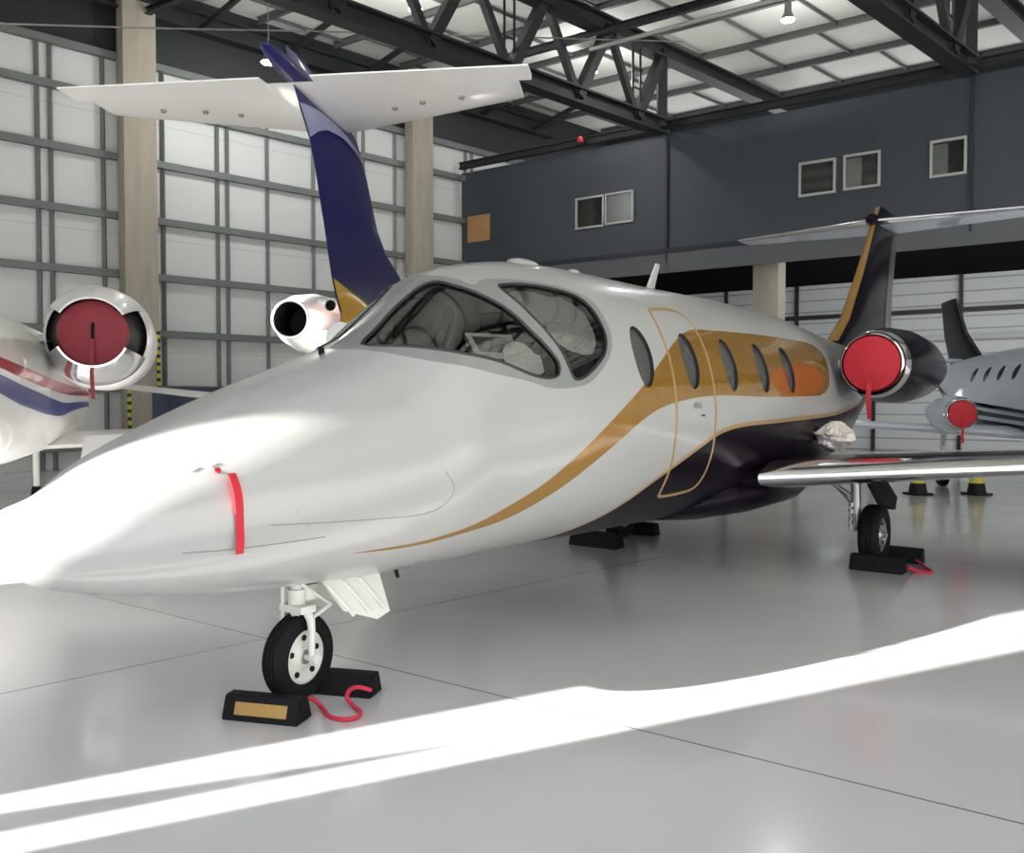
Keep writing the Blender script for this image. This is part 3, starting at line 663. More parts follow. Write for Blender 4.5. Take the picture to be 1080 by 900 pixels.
def with_mirror(lst): return lst + [(mirror(p), k) for p, k in lst]
hull_mats = [M['white'], M['gold'], M['dark'], M['trim'], M['frame'], M['seal']]
polys = with_mirror([(gold_l, 1), (dark_l, 2), (trim_poly, 3), (fr_l, 4)])
polys += [(door_in + [door_in[0]] + [door_l[0]] + list(reversed(door_l)), 3)] if False else []
glass = with_mirror([(ws_l, -1), (sd_l, -1)] + [(p, -1) for p in win_polys])
sg = np.concatenate([np.linspace(.045, 1, 24) ** 2 * 1.0, np.arange(1.08, 13.55, .085), [13.55]])
fus = skin('fuselage', hull, sg, 84, polys + glass, hull_mats, jet)
nb = MB(); ring = hull.pos(np.full(40, sg[0]), np.linspace(-PI, PI, 41)[:-1]); tip = hull.pos(np.array([0.0]), np.array([0.0]))[0]
nb.add([tuple(p) for p in ring] + [(1.6, 0, 1.15)], [(k, (k + 1) % 40, 40) for k in range(40)]); nb.build('nose_cap', M['white'], jet)
tb = MB(); ring = hull.pos(np.full(40, 13.55), np.linspace(-PI, PI, 41)[:-1])
tb.add([tuple(p) for p in ring] + [(1.6 - 13.72, 0, 2.22)], [(k, (k + 1) % 40, 40) for k in range(40)]); tb.build('tail_cap', M['white'], jet)
# cockpit lining: an inner shell with the same openings
lin = skin('cabin_lining', hull, np.arange(2.0, 4.45, .09), 72, with_mirror([(ws_l, -1), (sd_l, -1), (win_polys[0], -1)]), [M['lining']], jet, off=-.035)
bk = hull.pos(np.full(48, 4.3), np.linspace(-PI, PI, 49)[:-1], -.04)
MB().add([tuple(p) for p in bk] + [(1.6 - 4.3, 0, 1.6)], [(k, (k + 1) % 48, 48) for k in range(48)]).build('bulkhead', M['black'], jet)
for nm, poly in (('windshield', ws_l), ('side_window', sd_l)):
    for pl in (poly, mirror(poly)):
        g = patch(nm, hull, pl, [M['glass']], jet, off=-.012)
        rim('window_seal', hull, pl, .011, M['seal'], g, off=-.002)
for pl in win_polys:
    for q in (pl, mirror(pl)):
        g = patch('cabin_window', hull, q, [M['pane']], jet, off=-.03)
        A = np.array(q); o = hull.pos(A[:, 0], A[:, 1], .001); i_ = hull.pos(A[:, 0], A[:, 1], -.032)
        MB().add([tuple(p) for p in o] + [tuple(p) for p in i_], [(k, (k + 1) % 28, 28 + (k + 1) % 28, 28 + k) for k in range(28)]).build('window_reveal', M['seal'], g)
# glareshield, instrument panel, seats, tablet, foil shade behind the side windows
gs = MB(); rings = []
for s, z in ((2.14, 1.90), (2.3, 1.90), (2.5, 1.91), (2.72, 1.93), (2.78, 1.91)):
    hw = float(hull.pos(np.array([s]), np.array([1.32]), -.07)[0][1]) * (.62 if s < 2.2 else (.82 if s < 2.4 else .97))
    rings.append([Vector((1.6 - s, y * hw, z - .05 * y * y)) for y in np.linspace(-1, 1, 15)] + [Vector((1.6 - s, y * hw, z - .12 - .05 * y * y)) for y in np.linspace(1, -1, 15)])
gs.loft(rings).build('glareshield', M['shade_lining'], jet)
MB().box((1.6 - 2.80, 0, 1.66), (.06, 1.3, .44), None, .01).build('instrument_panel', M['panel'], jet)
for y in (-.34, .34):
    st = MB().box((1.6 - 3.75, y, 1.72), (.14, .44, .78), Matrix.Rotation(-.15, 3, 'Y'), .05, seg=3).build('pilot_seat', M['seat'], jet)
    MB().box((1.6 - 3.83, y, 2.24), (.10, .26, .22), Matrix.Rotation(-.15, 3, 'Y'), .04, seg=3).build('headrest', M['seat'], st)
    MB().box((1.6 - 3.50, y, 1.40), (.46, .44, .14), None, .05, seg=3).build('seat_cushion', M['seat'], st)
def tablet():
    # pale framed flat screen leaning on the glareshield behind the windscreen
    c4 = [Vector(v) for v in ((-1.018, .362, 2.082), (-1.327, .491, 2.081), (-1.218, .656, 1.930), (-.882, .566, 1.939))]; cm_ = sum(c4, Vector()) / 4
    n_ = (c4[1] - c4[0]).cross(c4[3] - c4[0]).normalized(); i4 = [cm_ + (v - cm_) * .76 for v in c4]; f = MB()
    for k in range(4):
        a, b = k, (k + 1) % 4
        f.prism([c4[a], c4[b], i4[b], i4[a]], n_ * -.012, n_ * .012)
    t = f.build('tablet_holder', M['gearwhite'], jet, smooth=False)
    MB().prism([cm_ + (v - cm_) * .78 for v in c4], n_ * -.006, n_ * .006).build('tablet_screen', M['screen'], t, smooth=False)
tablet()
for pl in (sd_l,):
    sg_ = 1 if pl[0][1] > 0 else -1
    sh = [(2.98, .62 * sg_), (3.12, .60 * sg_), (3.34, .67 * sg_), (3.56, .75 * sg_), (3.64, .9 * sg_), (3.62, 1.08 * sg_), (3.50, 1.18 * sg_), (3.30, 1.16 * sg_), (3.16, 1.05 * sg_), (3.06, .85 * sg_)]
    patch('sunshade', hull, catmull(sh, 4, True), [M['foil']], jet, off=-.055, step=.03, wob=.02)
sh = [(2.70, 1.02), (2.84, 1.03), (2.98, 1.15), (2.97, 1.26), (2.84, 1.27), (2.66, 1.17)]
patch('sunshade', hull, catmull(sh, 4, True), [M['foil']], jet, off=-.07, step=.03, wob=.03)
# passenger door: raised gold outline, handle, lettering dashes kept plain
A_ = np.array(door_l); B_ = np.array(door_in); n_ = len(A_)
P0, P1 = hull.pos(A_[:, 0], A_[:, 1], .004), hull.pos(B_[:, 0], B_[:, 1], .004); Pm = hull.pos((A_[:, 0] + B_[:, 0]) / 2, (A_[:, 1] + B_[:, 1]) / 2, .007)
Q0, Q1 = hull.pos(A_[:, 0], A_[:, 1], -.003), hull.pos(B_[:, 0], B_[:, 1], -.003)
dv = [tuple(p) for X in (Q0, P0, Pm, P1, Q1) for p in X]
cd = MB().add(dv, [(j * n_ + k, j * n_ + (k + 1) % n_, (j + 1) * n_ + (k + 1) % n_, (j + 1) * n_ + k) for j in range(4) for k in range(n_)]).build('cabin_door', M['trim'], jet)
tag(cd, 'gold outline of the cabin door')
hp = [(4.84, 1.505), (4.96, 1.505), (4.97, 1.545), (4.85, 1.545)]
patch('door_handle', hull, hp, [M['frame']], cd, off=.006, step=.04)
patch('door_placard', hull, [(4.97, 1.585), (5.03, 1.585), (5.03, 1.598), (4.97, 1.598)], [M['seal']], cd, off=.004, step=.04)
# antennas, probes, fairings
def blade(s, phi, h, c0, c1, name, mt=M['white'], lean=.35):
    p = hull.pos(np.array([s]), np.array([phi]), -.02)[0]; n_ = Vector(hull.nrm(np.array([s]), np.array([phi]))[0]); rings = []
    for t in (0, .5, 1):
        c = c0 + (c1 - c0) * t; o = Vector(p) + n_ * (h + .02) * t - Vector((lean * h * t, 0, 0)); sd = n_.cross(Vector((1, 0, 0))).normalized()
        rings.append([o - Vector((xx * c, 0, 0)) + sd * zz * c for xx, zz in airfoil(.14, 8)])
    return MB().loft(rings).build(name, mt, jet, angle=50)
blade(5.35, .18, .22, .16, .09, 'blade_antenna')
blade(1.72, .08, .05, .05, .045, 'air_probe', M['black'], .1)
for s, phi, a, b, h in ((3.62, .10, .17, .09, .035), (4.05, .28, .06, .05, .02)):
    c = Vector(hull.pos(np.array([s]), np.array([phi]))[0]); rings = []
    for t in np.linspace(0, 1, 5):
        rr = math.cos(t * PI / 2) if t < 1 else .02
        rings.append([c + Vector((a * rr * math.cos(u), b * rr * math.sin(u), -.01 + (h + .01) * math.sin(t * PI / 2) - (b * rr * math.sin(u)) * .12)) for u in np.linspace(0, 2 * PI, 25)[:-1]])
    MB().loft(rings, caps=(False, True)).build('antenna_fairing', M['white'], jet, angle=50)
blade(2.15, PI - .25, .05, .04, .03, 'drain_mast', M['black'])
blade(1.95, PI - .2, .06, .09, .07, 'drain_mast', M['white'])
# nose bay panel lines and pitot probe
for pts in ([(.62, 1.86), (.85, 1.90), (1.3, 1.93)], [(1.0, 1.70), (1.32, 1.79), (1.87, 1.90), (2.06, 1.86), (2.10, 1.75), (2.03, 1.60)]):
    A = np.array(catmull(pts, 6)); P = hull.pos(A[:, 0], A[:, 1], .0005); MB().tube([tuple(p) for p in P], .0022, 5).build('panel_seam', M['frame'], jet)
for pa in ((.70, .98), (.78, 1.0)):
    A = np.array([pa, (pa[0] + .035, pa[1] - .015)]); P = hull.pos(A[:, 0], A[:, 1], .001); MB().tube([tuple(p) for p in P], .0025, 6).build('panel_catch', M['frame'], jet)
for s, ph in ((1.05, 1.33), (1.13, 1.62), (1.2, 1.78), (1.42, 1.25), (1.62, 1.43), (1.7, 1.2)):
    P = hull.pos(np.array([s]), np.array([ph]), .001)[0]; b = bmesh.new(); bmesh.ops.create_icosphere(b, subdivisions=1, radius=.004, matrix=Matrix.Translation(Vector(P))); MB().bm(b).build('rivet', M['steel'], jet)

# wings: dark skin with polished leading edges
for sg_ in (1, -1):
    secs = [(6.05, sg_ * .3, .90, 2.75, .13), (6.2, sg_ * .86, .95, 2.6, .125), (6.95, sg_ * 2.9, 1.10, 2.05, .115), (8.25, sg_ * 6.55, 1.36, .95, .10)]
    wg = wing('wing', secs, M['dark'], jet, 1.6)
    wing('leading_edge', [(s, y, z, c, t) for s, y, z, c, t in secs[1:]], M['chrome'], wg, 1.6, x1=.13, grow=.003)
    # flap and aileron split lines on the rear of the wing
    for ya, yb in ((1.0, 3.4), (3.5, 5.9)):
        def te(y): u = (y - .86) / (6.55 - .86); return 6.2 + u * 2.05, .95 + u * .41, 2.6 + u * (-1.65)
        sa, za, ca = te(ya); sb, zb_, cb = te(yb)
        MB().beam((1.6 - sa - .74 * ca, sg_ * ya, za + .052 * ca), (1.6 - sb - .74 * cb, sg_ * yb, zb_ + .047 * cb), .012, .01).build('flap_seam', M['steel'], wg)
# belly fairing below the wing
rings = []
for s, hw, zt, zb in ((5.3, .30, .72, .60), (5.9, .66, .98, .545), (6.6, .80, 1.06, .525), (7.6, .80, 1.06, .535), (8.6, .62, 1.06, .62), (9.3, .30, 1.02, .84)):
    rings.append([Vector((1.6 - s, hw * math.copysign(abs(math.cos(t)) ** .8, math.cos(t)), (zt + zb) / 2 + (zt - zb) / 2 * math.copysign(abs(math.sin(t)) ** .8, math.sin(t)))) for t in np.linspace(0, 2 * PI, 33)[:-1]])
MB().loft(rings).build('belly_fairing', M['dark'], jet, angle=60)

# tail
fin_secs = [(10.35, 0, 2.30, 3.75, .05), (10.95, 0, 2.50, 3.15, .09), (11.55, 0, 2.85, 2.50, .10), (12.3, 0, 3.60, 2.0, .10), (13.28, 0, 4.72, 1.30, .09), (13.45, 0, 4.80, 1.0, .06)]
def fin_loft(secs, x1, name, mt, par, xs=0.0, grow=0.0, x0=1.6):
    rings = []
    for s, y, z, c, th in secs:
        af = [(x, t) for x, t in airfoil(th, 14, x1)]
        rings.append([Vector((x0 - s - x * c + (grow if x < .02 else 0), t * c + (grow if t > 0 else -grow), z)) for x, t in af])
    return MB().loft(rings).build(name, mt, par, angle=50)
fin = fin_loft(fin_secs, 1.0, 'vertical_fin', M['dark'], jet)
fin_loft(fin_secs[1:], .05, 'fin_leading_edge', M['gold'], fin, grow=.004)
rd = MB(); rings = []
for z, sa, ln in ((2.55, 13.74, .50), (3.4, 13.86, .44), (4.40, 14.22, .36)):
    rings.append([Vector((1.6 - sa + .05, a * .055, z)) for a in (-1, 1)] + [Vector((1.6 - sa - ln, .012, z)), Vector((1.6 - sa - ln, -.012, z))])
rd.loft(rings).build('rudder', M['taupe'], fin)
for sg_ in (1, -1):
    secs = [(13.02, 0, 4.50, 1.45, .09), (13.15, sg_ * .35, 4.51, 1.32, .09), (13.95, sg_ * 2.6, 4.60, .65, .08)]
    st = wing('horizontal_stabilizer', secs, M['palegrey'], jet, 1.6)
    wing('leading_edge', secs, M['chrome'], st, 1.6, x1=.12, grow=.003)
MB().lathe([(.25, .001), (.18, .06), (0, .10), (-.9, .10), (-1.5, .06), (-1.75, .001)], 20, (1.6 - 13.05, 0, 4.52), 'x').build('tail_bullet', M['dark'], jet)

# engines
def engine(par, c, r, L, mats, lip_mat, name='engine_nacelle', n=44):
    """c: intake centre; the nacelle runs to -x"""
    pr = [(0, r), (-.06 * L, r * 1.10), (-.2 * L, r * 1.24), (-.42 * L, r * 1.28), (-.68 * L, r * 1.16), (-.9 * L, r * .92), (-L, r * .78), (-L, r * .70), (-.8 * L, r * .62)]
    e = MB().lathe(pr, n, c, 'x').build(name, mats, par, angle=40)
    MB().lathe([(-.055 * L, r * 1.10), (-.02 * L, r * 1.045), (0.0, r * .985), (.006 * L, r * .93), (-.005 * L, r * .88), (-.08 * L, r * .84)], n, c, 'x').build('intake_lip', lip_mat, e, angle=60)
    MB().lathe([(-.07 * L, r * .845), (-.3 * L, r * .86), (-.3 * L, .001)], n, c, 'x').build('intake_duct', M['black'], e)
    return e
def cover(jobj, c, r, mt, label, slen, group, sw=.05, bulge=.03):
    """padded red intake cover with its hanging streamer: a thing of its own"""
    t = thing('engine_cover', label, 'engine cover', jobj.matrix_local @ Vector(c), jobj.rotation_euler.z, group)
    d = MB().lathe([(-.12, r * .96), (-.01, r * 1.0), (.015, r * .97), (.02 + bulge * .5, r * .6), (.02 + bulge, .001)], 40, (0, 0, 0), 'x').build('cover_disc', mt, t, angle=50)
    MB().tube([(.03, 0, -r * .55), (.05, .0, -r * .62), (.045, 0, -r * .72)], .012, 8).build('grab_loop', M['darkred'], t)
    ribbon('streamer', (.055, .0, -r * .62), slen, sw, (1, 0, 0), mt, t)
    return t
bpy.context.view_layer.update()
EC = (1.6 - 8.55, 1.22, 2.07)
for sg_ in (1, -1):
    c = (EC[0], sg_ * EC[1], EC[2]); e = engine(jet, c, .345, 2.55, M['dark'], M['chrome'])
    MB().lathe([(-2.25, .325), (-2.32, .31), (-2.57, .275), (-2.57, .25)], 40, c, 'x').build('exhaust_ring', M['chrome'], e)
    py = MB()
    rings = []
    for y in (.42, .95):
        rings.append([Vector((EC[0] - .45 - xx * 1.7, sg_ * y, 2.05 + zz * 1.7)) for xx, zz in airfoil(.14, 10)])
    py.loft(rings).build('engine_pylon', M['palegrey'], jet, angle=50)
cover(jet, (EC[0] + .01, EC[1], EC[2]), .305, M['red'], 'bright red round cover in the polished intake of the foreground jet', .42, 'red engine covers')
cover(jet, (EC[0] + .01, -EC[1], EC[2]), .305, M['red'], 'red round cover in the far engine intake behind the foreground jet cabin', .42, 'red engine covers')

# nose gear
ng = MB().tube([(0, 0, .98), (0, 0, .44)], [.042, .036], 16)
ng.tube([(0, 0, .62), (0, 0, .53)], .05, 16); ng.box((0, 0, .515), (.11, .20, .045), None, .015); ng.box((-.06, .02, .60), (.10, .10, .09), None, .02)
for a, b, r in (((.02, .06, .66), (-.16, .10, .52), .012), ((-.16, .10, .52), (-.02, .06, .44), .012), ((-.03, .0, .62), (-.42, .0, .82), .022), ((.05, -.06, .70), (.05, -.06, .44), .012)): ng.tube([a, b], r, 8)
nose_gear = ng.build('nose_gear', M['gearwhite'], jet)
NW = Matrix.Rotation(math.radians(9), 3, 'Z')
fk = MB()
for sgn in (1, -1):
    fk.tube([NW @ Vector((0, sgn * a_, b_)) for a_, b_ in ((0, .515), (.04, .512), (.075, .495), (.098, .455), (.104, .40), (.104, .31), (.104, .24))], [.028, .028, .026, .024, .021, .019, .017], 10)
fk.tube([NW @ Vector((-.01, -.12, .240)), NW @ Vector((-.01, .12, .240))], .02, 12)
for sgn in (1, -1):
    fk.lathe([(0, .03), (sgn * .02, .028), (sgn * .02, .001)], 16, NW @ Vector((-.01, sgn * .115, .240)), 'y', R=NW)
fk.build('wheel_fork', M['gearwhite'], nose_gear)
aircraft_wheel(nose_gear, NW @ Vector((-.01, 0, .240)), math.radians(9), .240, .145, M['gearwhite'], 1, .60, 5)
for y, lean in ((.17, .07), (-.17, -.07)):
    d = MB().prism([(.0, y, .72), (-.44, y, .72), (-.48, y + lean, .44), (-.38, y + lean, .41), (-.14, y + lean * .8, .50)], (0, -.008, 0), (0, .008, 0)).build('gear_door', M['gearwhite'], nose_gear, smooth=False)
    for xa_ in (-.05, -.17, -.29):
        MB().tube([(xa_, y + math.copysign(.02, y), .66), (xa_ - .14, y + lean + math.copysign(.015, y), .47)], .011, 8).build('door_strut', M['gearwhite'], d)
# main gear
MGS = 7.8 - .05
for sg_ in (1, -1):
    x, y = 1.6 - MGS, sg_ * 1.48
    g = MB().tube([(x + .12, y - sg_ * .16, 1.02), (x + .10, y - sg_ * .15, .40)], [.055, .045], 14)
    g.tube([(x + .10, y - sg_ * .15, .42), (x, y - sg_ * .11, .305)], [.05, .04], 12); g.tube([(x, y - sg_ * .16, .305), (x, y + sg_ * .12, .305)], .028, 12)
    g.tube([(x + .11, y - sg_ * .15, .66), (x + .15, y - sg_ * .62, .98)], .022, 10); g.tube([(x + .11, y - sg_ * .15, .56), (x + .02, y - sg_ * .55, .96)], .014, 8)
    g.tube([(x + .14, y - sg_ * .20, .58), (x + .14, y - sg_ * .20, .33)], .012, 8); g.tube([(x + .2, y - sg_ * .15, .52), (x + .16, y - sg_ * .15, .34)], .014, 8)
    for k in range(4): g.lathe([(-.02, .03), (.02, .03)], 10, (x + .13, y - sg_ * .19, .40 + .07 * k), 'z')
    mg = g.build('main_gear', M['steel'], jet)
    aircraft_wheel(mg, (x, y, .305), 0, .305, .20, M['steel'], sg_, .55, 7)
    MB().prism([(x + .18, y - sg_ * .10, 1.02), (x - .28, y - sg_ * .10, 1.02), (x - .34, y + sg_ * .10, .66), (x - .10, y + sg_ * .14, .56), (x + .14, y + sg_ * .10, .62)], (0, -.035, 0), (0, .035, 0)).build('gear_door', M['black'], mg, smooth=False)

# probe streamer on the nose
st_root = None
A = np.array([(.845, p_) for p_ in np.linspace(1.14, 1.92, 12)]); Pc = hull.pos(A[:, 0], A[:, 1], .02); rings = []
for i, pc in enumerate(Pc):
    n_ = Vector(hull.nrm(np.array([.845]), np.array([A[i, 1]]))[0]); lift = .0 + .012 * math.sin(i * .7); q = Vector(pc) + n_ * lift + Vector((-.018 * i / 11, 0, 0))
    tvec = Vector((1, 0, 0)); rings.append([q - tvec * .022, q + tvec * .022, q + tvec * .022 + n_ * .003, q - tvec * .022 + n_ * .003])
pr = thing('probe_streamer', 'red warning ribbon hanging down the side of the white nose', 'streamer', G0, JRZ)
MB().loft(rings).build('ribbon', M['red'], pr, angle=60)
p_ = hull.pos(np.array([.80]), np.array([1.07]), -.01)[0]; n_ = hull.nrm(np.array([.80]), np.array([1.07]))[0]
MB().tube([tuple(p_), tuple(p_ + n_ * .03), tuple(p_ + n_ * .035 + np.array([.03, 0, .0]))], [.010, .010, .009], 10).build('probe_sleeve', M['red'], pr)

# pale crumpled cover lying on the wing root
fc = MB(); rings = []
for i in range(31):
    t = i / 30; rr = math.sin(PI * min(max(t, .03), .97)) ** .55; ring = []
    for k in range(48):
        a = 2 * PI * k / 48; v = Vector((math.cos(a) * .19 * rr, math.sin(a) * .15 * rr, 0)); nn = 1 + .3 * noise.noise(Vector((math.cos(a) * 1.6, math.sin(a) * 1.6, t * 4))) + .22 * noise.noise(Vector((math.cos(a) * 5, math.sin(a) * 5, t * 9)))
        ring.append(Vector((v.x * nn, v.y * nn, .33 * t)))
    rings.append(ring)
q = jet_pt(7.95, 1.02, 1.115)
o = fc.loft(rings).build('crumpled_cover', M['pinkfoil'], None, angle=25); o.location = q; tag(o, 'crumpled pale pink cover on the wing root below the engine', 'cover')

# ------------------------------------------------------------------ wheel chocks and ropes
def chock(label, loc, rz, lab=True, L=.44, wd=.17, ht=.125, group='black wheel chocks'):
    t = thing('wheel_chock', label, 'chock', loc, rz, group)
    prof = [(-wd / 2, 0), (wd / 2, 0), (wd * .24, ht), (-wd * .24, ht)]
    b = bmesh.new(); vs = [[b.verts.new((x_, y_, z_)) for y_, z_ in prof] for x_ in (-L / 2, L / 2)]
    b.faces.new(vs[0]); b.faces.new(list(reversed(vs[1])))
    for k in range(4): b.faces.new((vs[0][(k + 1) % 4], vs[0][k], vs[1][k], vs[1][(k + 1) % 4]))
    bmesh.ops.bevel(b, geom=b.edges[:], offset=.007, segments=2, affect='EDGES')
    MB().bm(b).build('chock_body', M['rubber'], t)
    if lab:
        sl = math.atan2(ht, wd * .26)
        for sgn in (-1,):
            R = Matrix.Rotation(sgn * -sl, 3, 'X')
            MB().box((0, sgn * wd * .372, ht * .5), (L * .68, ht * .52, .004), R, .001).build('ochre_label', M['label'], t)
    return t
p = at_z(274, 762); chock('black rubber wheel chock with ochre label in front of the nose wheel', (p[0] + .02, p[1] + .06, 0), math.radians(-14))
p = at_z(358, 735); chock('black wheel chock behind the nose wheel under a red rope', (p[0] + .02, p[1] + .08, 0), math.radians(-14), False, L=.38)
q = jet_pt(MGS - .33, 1.60); chock('black wheel chock in front of the right-hand main wheel in the picture', q, math.atan2(LEFT[1], LEFT[0]), False, L=.5, wd=.2, ht=.15)
q = jet_pt(MGS + .34, 1.62); chock('black wheel chock behind the main wheel that shows under the near wing', q, math.atan2(LEFT[1], LEFT[0]), False, L=.5, wd=.2, ht=.15)
q = jet_pt(7.0, -1.36); chock('dark wheel chock in front of the far main wheel under the black belly', q, math.atan2(LEFT[1], LEFT[0]), False, L=.62, wd=.22, ht=.17)
q = jet_pt(MGS + .38, -1.43); chock('dark wheel chock behind the far main wheel', q, math.atan2(LEFT[1], LEFT[0]), False, L=.5, wd=.2, ht=.15)
rp = [(316, 737, .06), (330, 738, .05), (340, 747, .015), (348, 756, .012), (362, 759, .012), (376, 757, .012), (380, 751, .012), (372, 744, .02), (366, 736, .05), (369, 728, .09), (378, 725, .11), (391, 728, .08)]
pts = [tuple(at_z(x_, y_, z_)) for x_, y_, z_ in rp]
tag(MB().tube(catmull(pts, 6), .012, 10).build('chock_rope', M['rope']), 'red rope looping between the nose wheel chocks', 'rope')
q = [jet_pt(MGS + .2, 1.84, .05), jet_pt(MGS + .05, 1.95, .015), jet_pt(MGS - .15, 2.05, .012), jet_pt(MGS - .2, 1.94, .012), jet_pt(MGS - .30, 1.87, .06)]
tag(MB().tube(catmull([tuple(a) for a in q], 6), .016, 8).build('chock_rope', M['rope']), 'short red rope on the floor beside the main wheel chocks', 'rope')

# ------------------------------------------------------------------ traffic cones
def cone_make(loc, label):
    t = thing('traffic_cone', label, 'cone', loc, .3, 'yellow and black cones')
    MB().box((0, 0, .02), (.36, .36, .04), None, .012).build('base', M['black'], t)
    b = MB(); hs = [(.04, .155), (.20, .128), (.21, .127), (.38, .098), (.39, .096), (.56, .068), (.57, .066), (.70, .045), (.70, .001)]
    for i in range(len(hs) - 1): b.lathe([hs[i], hs[i + 1]], 24, (0, 0, 0), 'z', mi=0 if i in (0, 1, 4, 5) else 1)
    b.build('cone_body', [M['black'], M['cone']], t, angle=50); return t
M['cone'] = mat('cone_yellow', (0.62, 0.52, 0.06), 0.5, var=.05)
c0 = cone_make(at_z(968, 522), 'yellow and black cone right of the main wheel, left one of two')
c1 = copy_tree(c0); c1.location = at_z(1030, 522); tag(c1, 'yellow and black cone nearest the right edge, right one of two')

# ================================================================== OTHER JETS
def simple_jet(name, label, P0, heading, fus_t, mats, polys=(), n_phi=56, step=.12):
    rz = math.atan2(heading[1], heading[0]); t = thing(name, label, 'jet', P0, rz)
    f = Fus(*fus_t, 0.0); s0, s1 = .03, fus_t[0][-1] - .02
    g = np.concatenate([np.linspace(.2, 1, 12) ** 2 * .9, np.arange(1.0, s1, step), [s1]])
    skin('fuselage', f, g, n_phi, list(polys), mats, t)
    for s, nm, ex in ((g[0], 'nose_cap', 0.0), (s1, 'tail_cap', fus_t[0][-1] + .08)):
        ring = f.pos(np.full(32, s), np.linspace(-PI, PI, 33)[:-1]); zc = float(ring[:, 2].mean())
        MB().add([tuple(p) for p in ring] + [(-ex, 0, zc)], [(k, (k + 1) % 32, 32) for k in range(32)]).build(nm, mats[0], t)
    return t, f
def gear_leg(par, x, y, z, r, wd, mt=None):
    g = MB().tube([(x, y, z), (x, y, r)], .045, 12).tube([(x, y - wd, r), (x, y + wd, r)], .025, 10).tube([(x, y, z * .7), (x + .3, y, z)], .02, 8).build('landing_gear', mt or M['gearwhite'], par)
    aircraft_wheel(g, (x, y + wd * .0 + .0, r), 0, r, wd, M['gearwhite'], 1, .55, 5); return g

# --- jet with the blue tail, seen from behind
hd = np.array([.13, .9915, 0]); hd = hd / np.linalg.norm(hd); T0 = np.array([-2.32, 9.1, 0.0])
LEN = 14.6; nose = T0 + hd * LEN
def bs(t): return LEN - t          # t metres ahead of the stabilizer's trailing edge -> station from the nose
Kb = [0, .1, .4, 1.0, 1.8, 2.6, 3.4, 5.0, 7.5, 9.0, 10.3, 11.3, 12.2, 12.9]
Tb = [1.45, 1.62, 1.80, 2.02, 2.22, 2.62, 2.86, 2.92, 2.92, 2.92, 2.88, 2.82, 2.72, 2.62]
Bb = [1.45, 1.30, 1.18, 1.08, 1.02, .98, .96, .96, 1.08, 1.54, 1.64, 1.80, 2.02, 2.25]
Wb = [0, .18, .36, .56, .70, .80, .84, .86, .86, .86, .78, .6, .38, .18]
yel = catmull([(8.4, 1.0), (9.5, .85), (10.5, .75), (11.6, .72), (12.8, .8)], 4) + [(12.88, -.8)] + mirror(list(reversed(catmull([(8.4, 1.0), (9.5, .85), (10.5, .75), (11.6, .72), (12.8, .8)], 4))))
bj, bf = simple_jet('business_jet', 'white jet with tall deep blue tail fin, seen from behind beyond the cockpit', nose, hd, (Kb, Tb, Bb, Wb), [M['jetwhite'], M['yellow'], M['pane']], [(yel, 1)] + with_mirror([(ellipse(s, 1.2, .16, .2), 2) for s in (4.6, 5.5, 6.4, 7.3)]))
finb = [(bs(l_), 0, z_, l_ - t_, h_) for z_, l_, t_, h_ in ((2.75, 6.6, 1.70, .03), (2.95, 6.0, 1.52, .03), (3.16, 5.45, 1.39, .035), (3.40, 4.95, 1.28, .04), (3.55, 4.5, 1.22, .05), (3.74, 3.78, 1.13, .07), (4.0, 3.31, 1.0, .085), (4.3, 3.04, .86, .09), (4.58, 2.81, .68, .09), (4.95, 2.4, .26, .09), (5.12, 1.9, .10, .09), (5.24, 1.2, .05, .10), (5.30, .55, .02, .10))]
fb = fin_loft(finb, 1.0, 'vertical_fin', M['navy'], bj, x0=0.0)
def fin_y(z):
    zs = [q[2] for q in finb]; le = float(np.interp(z, zs, [q[0] for q in finb])); ch = float(np.interp(z, zs, [q[3] for q in finb])); return le, ch
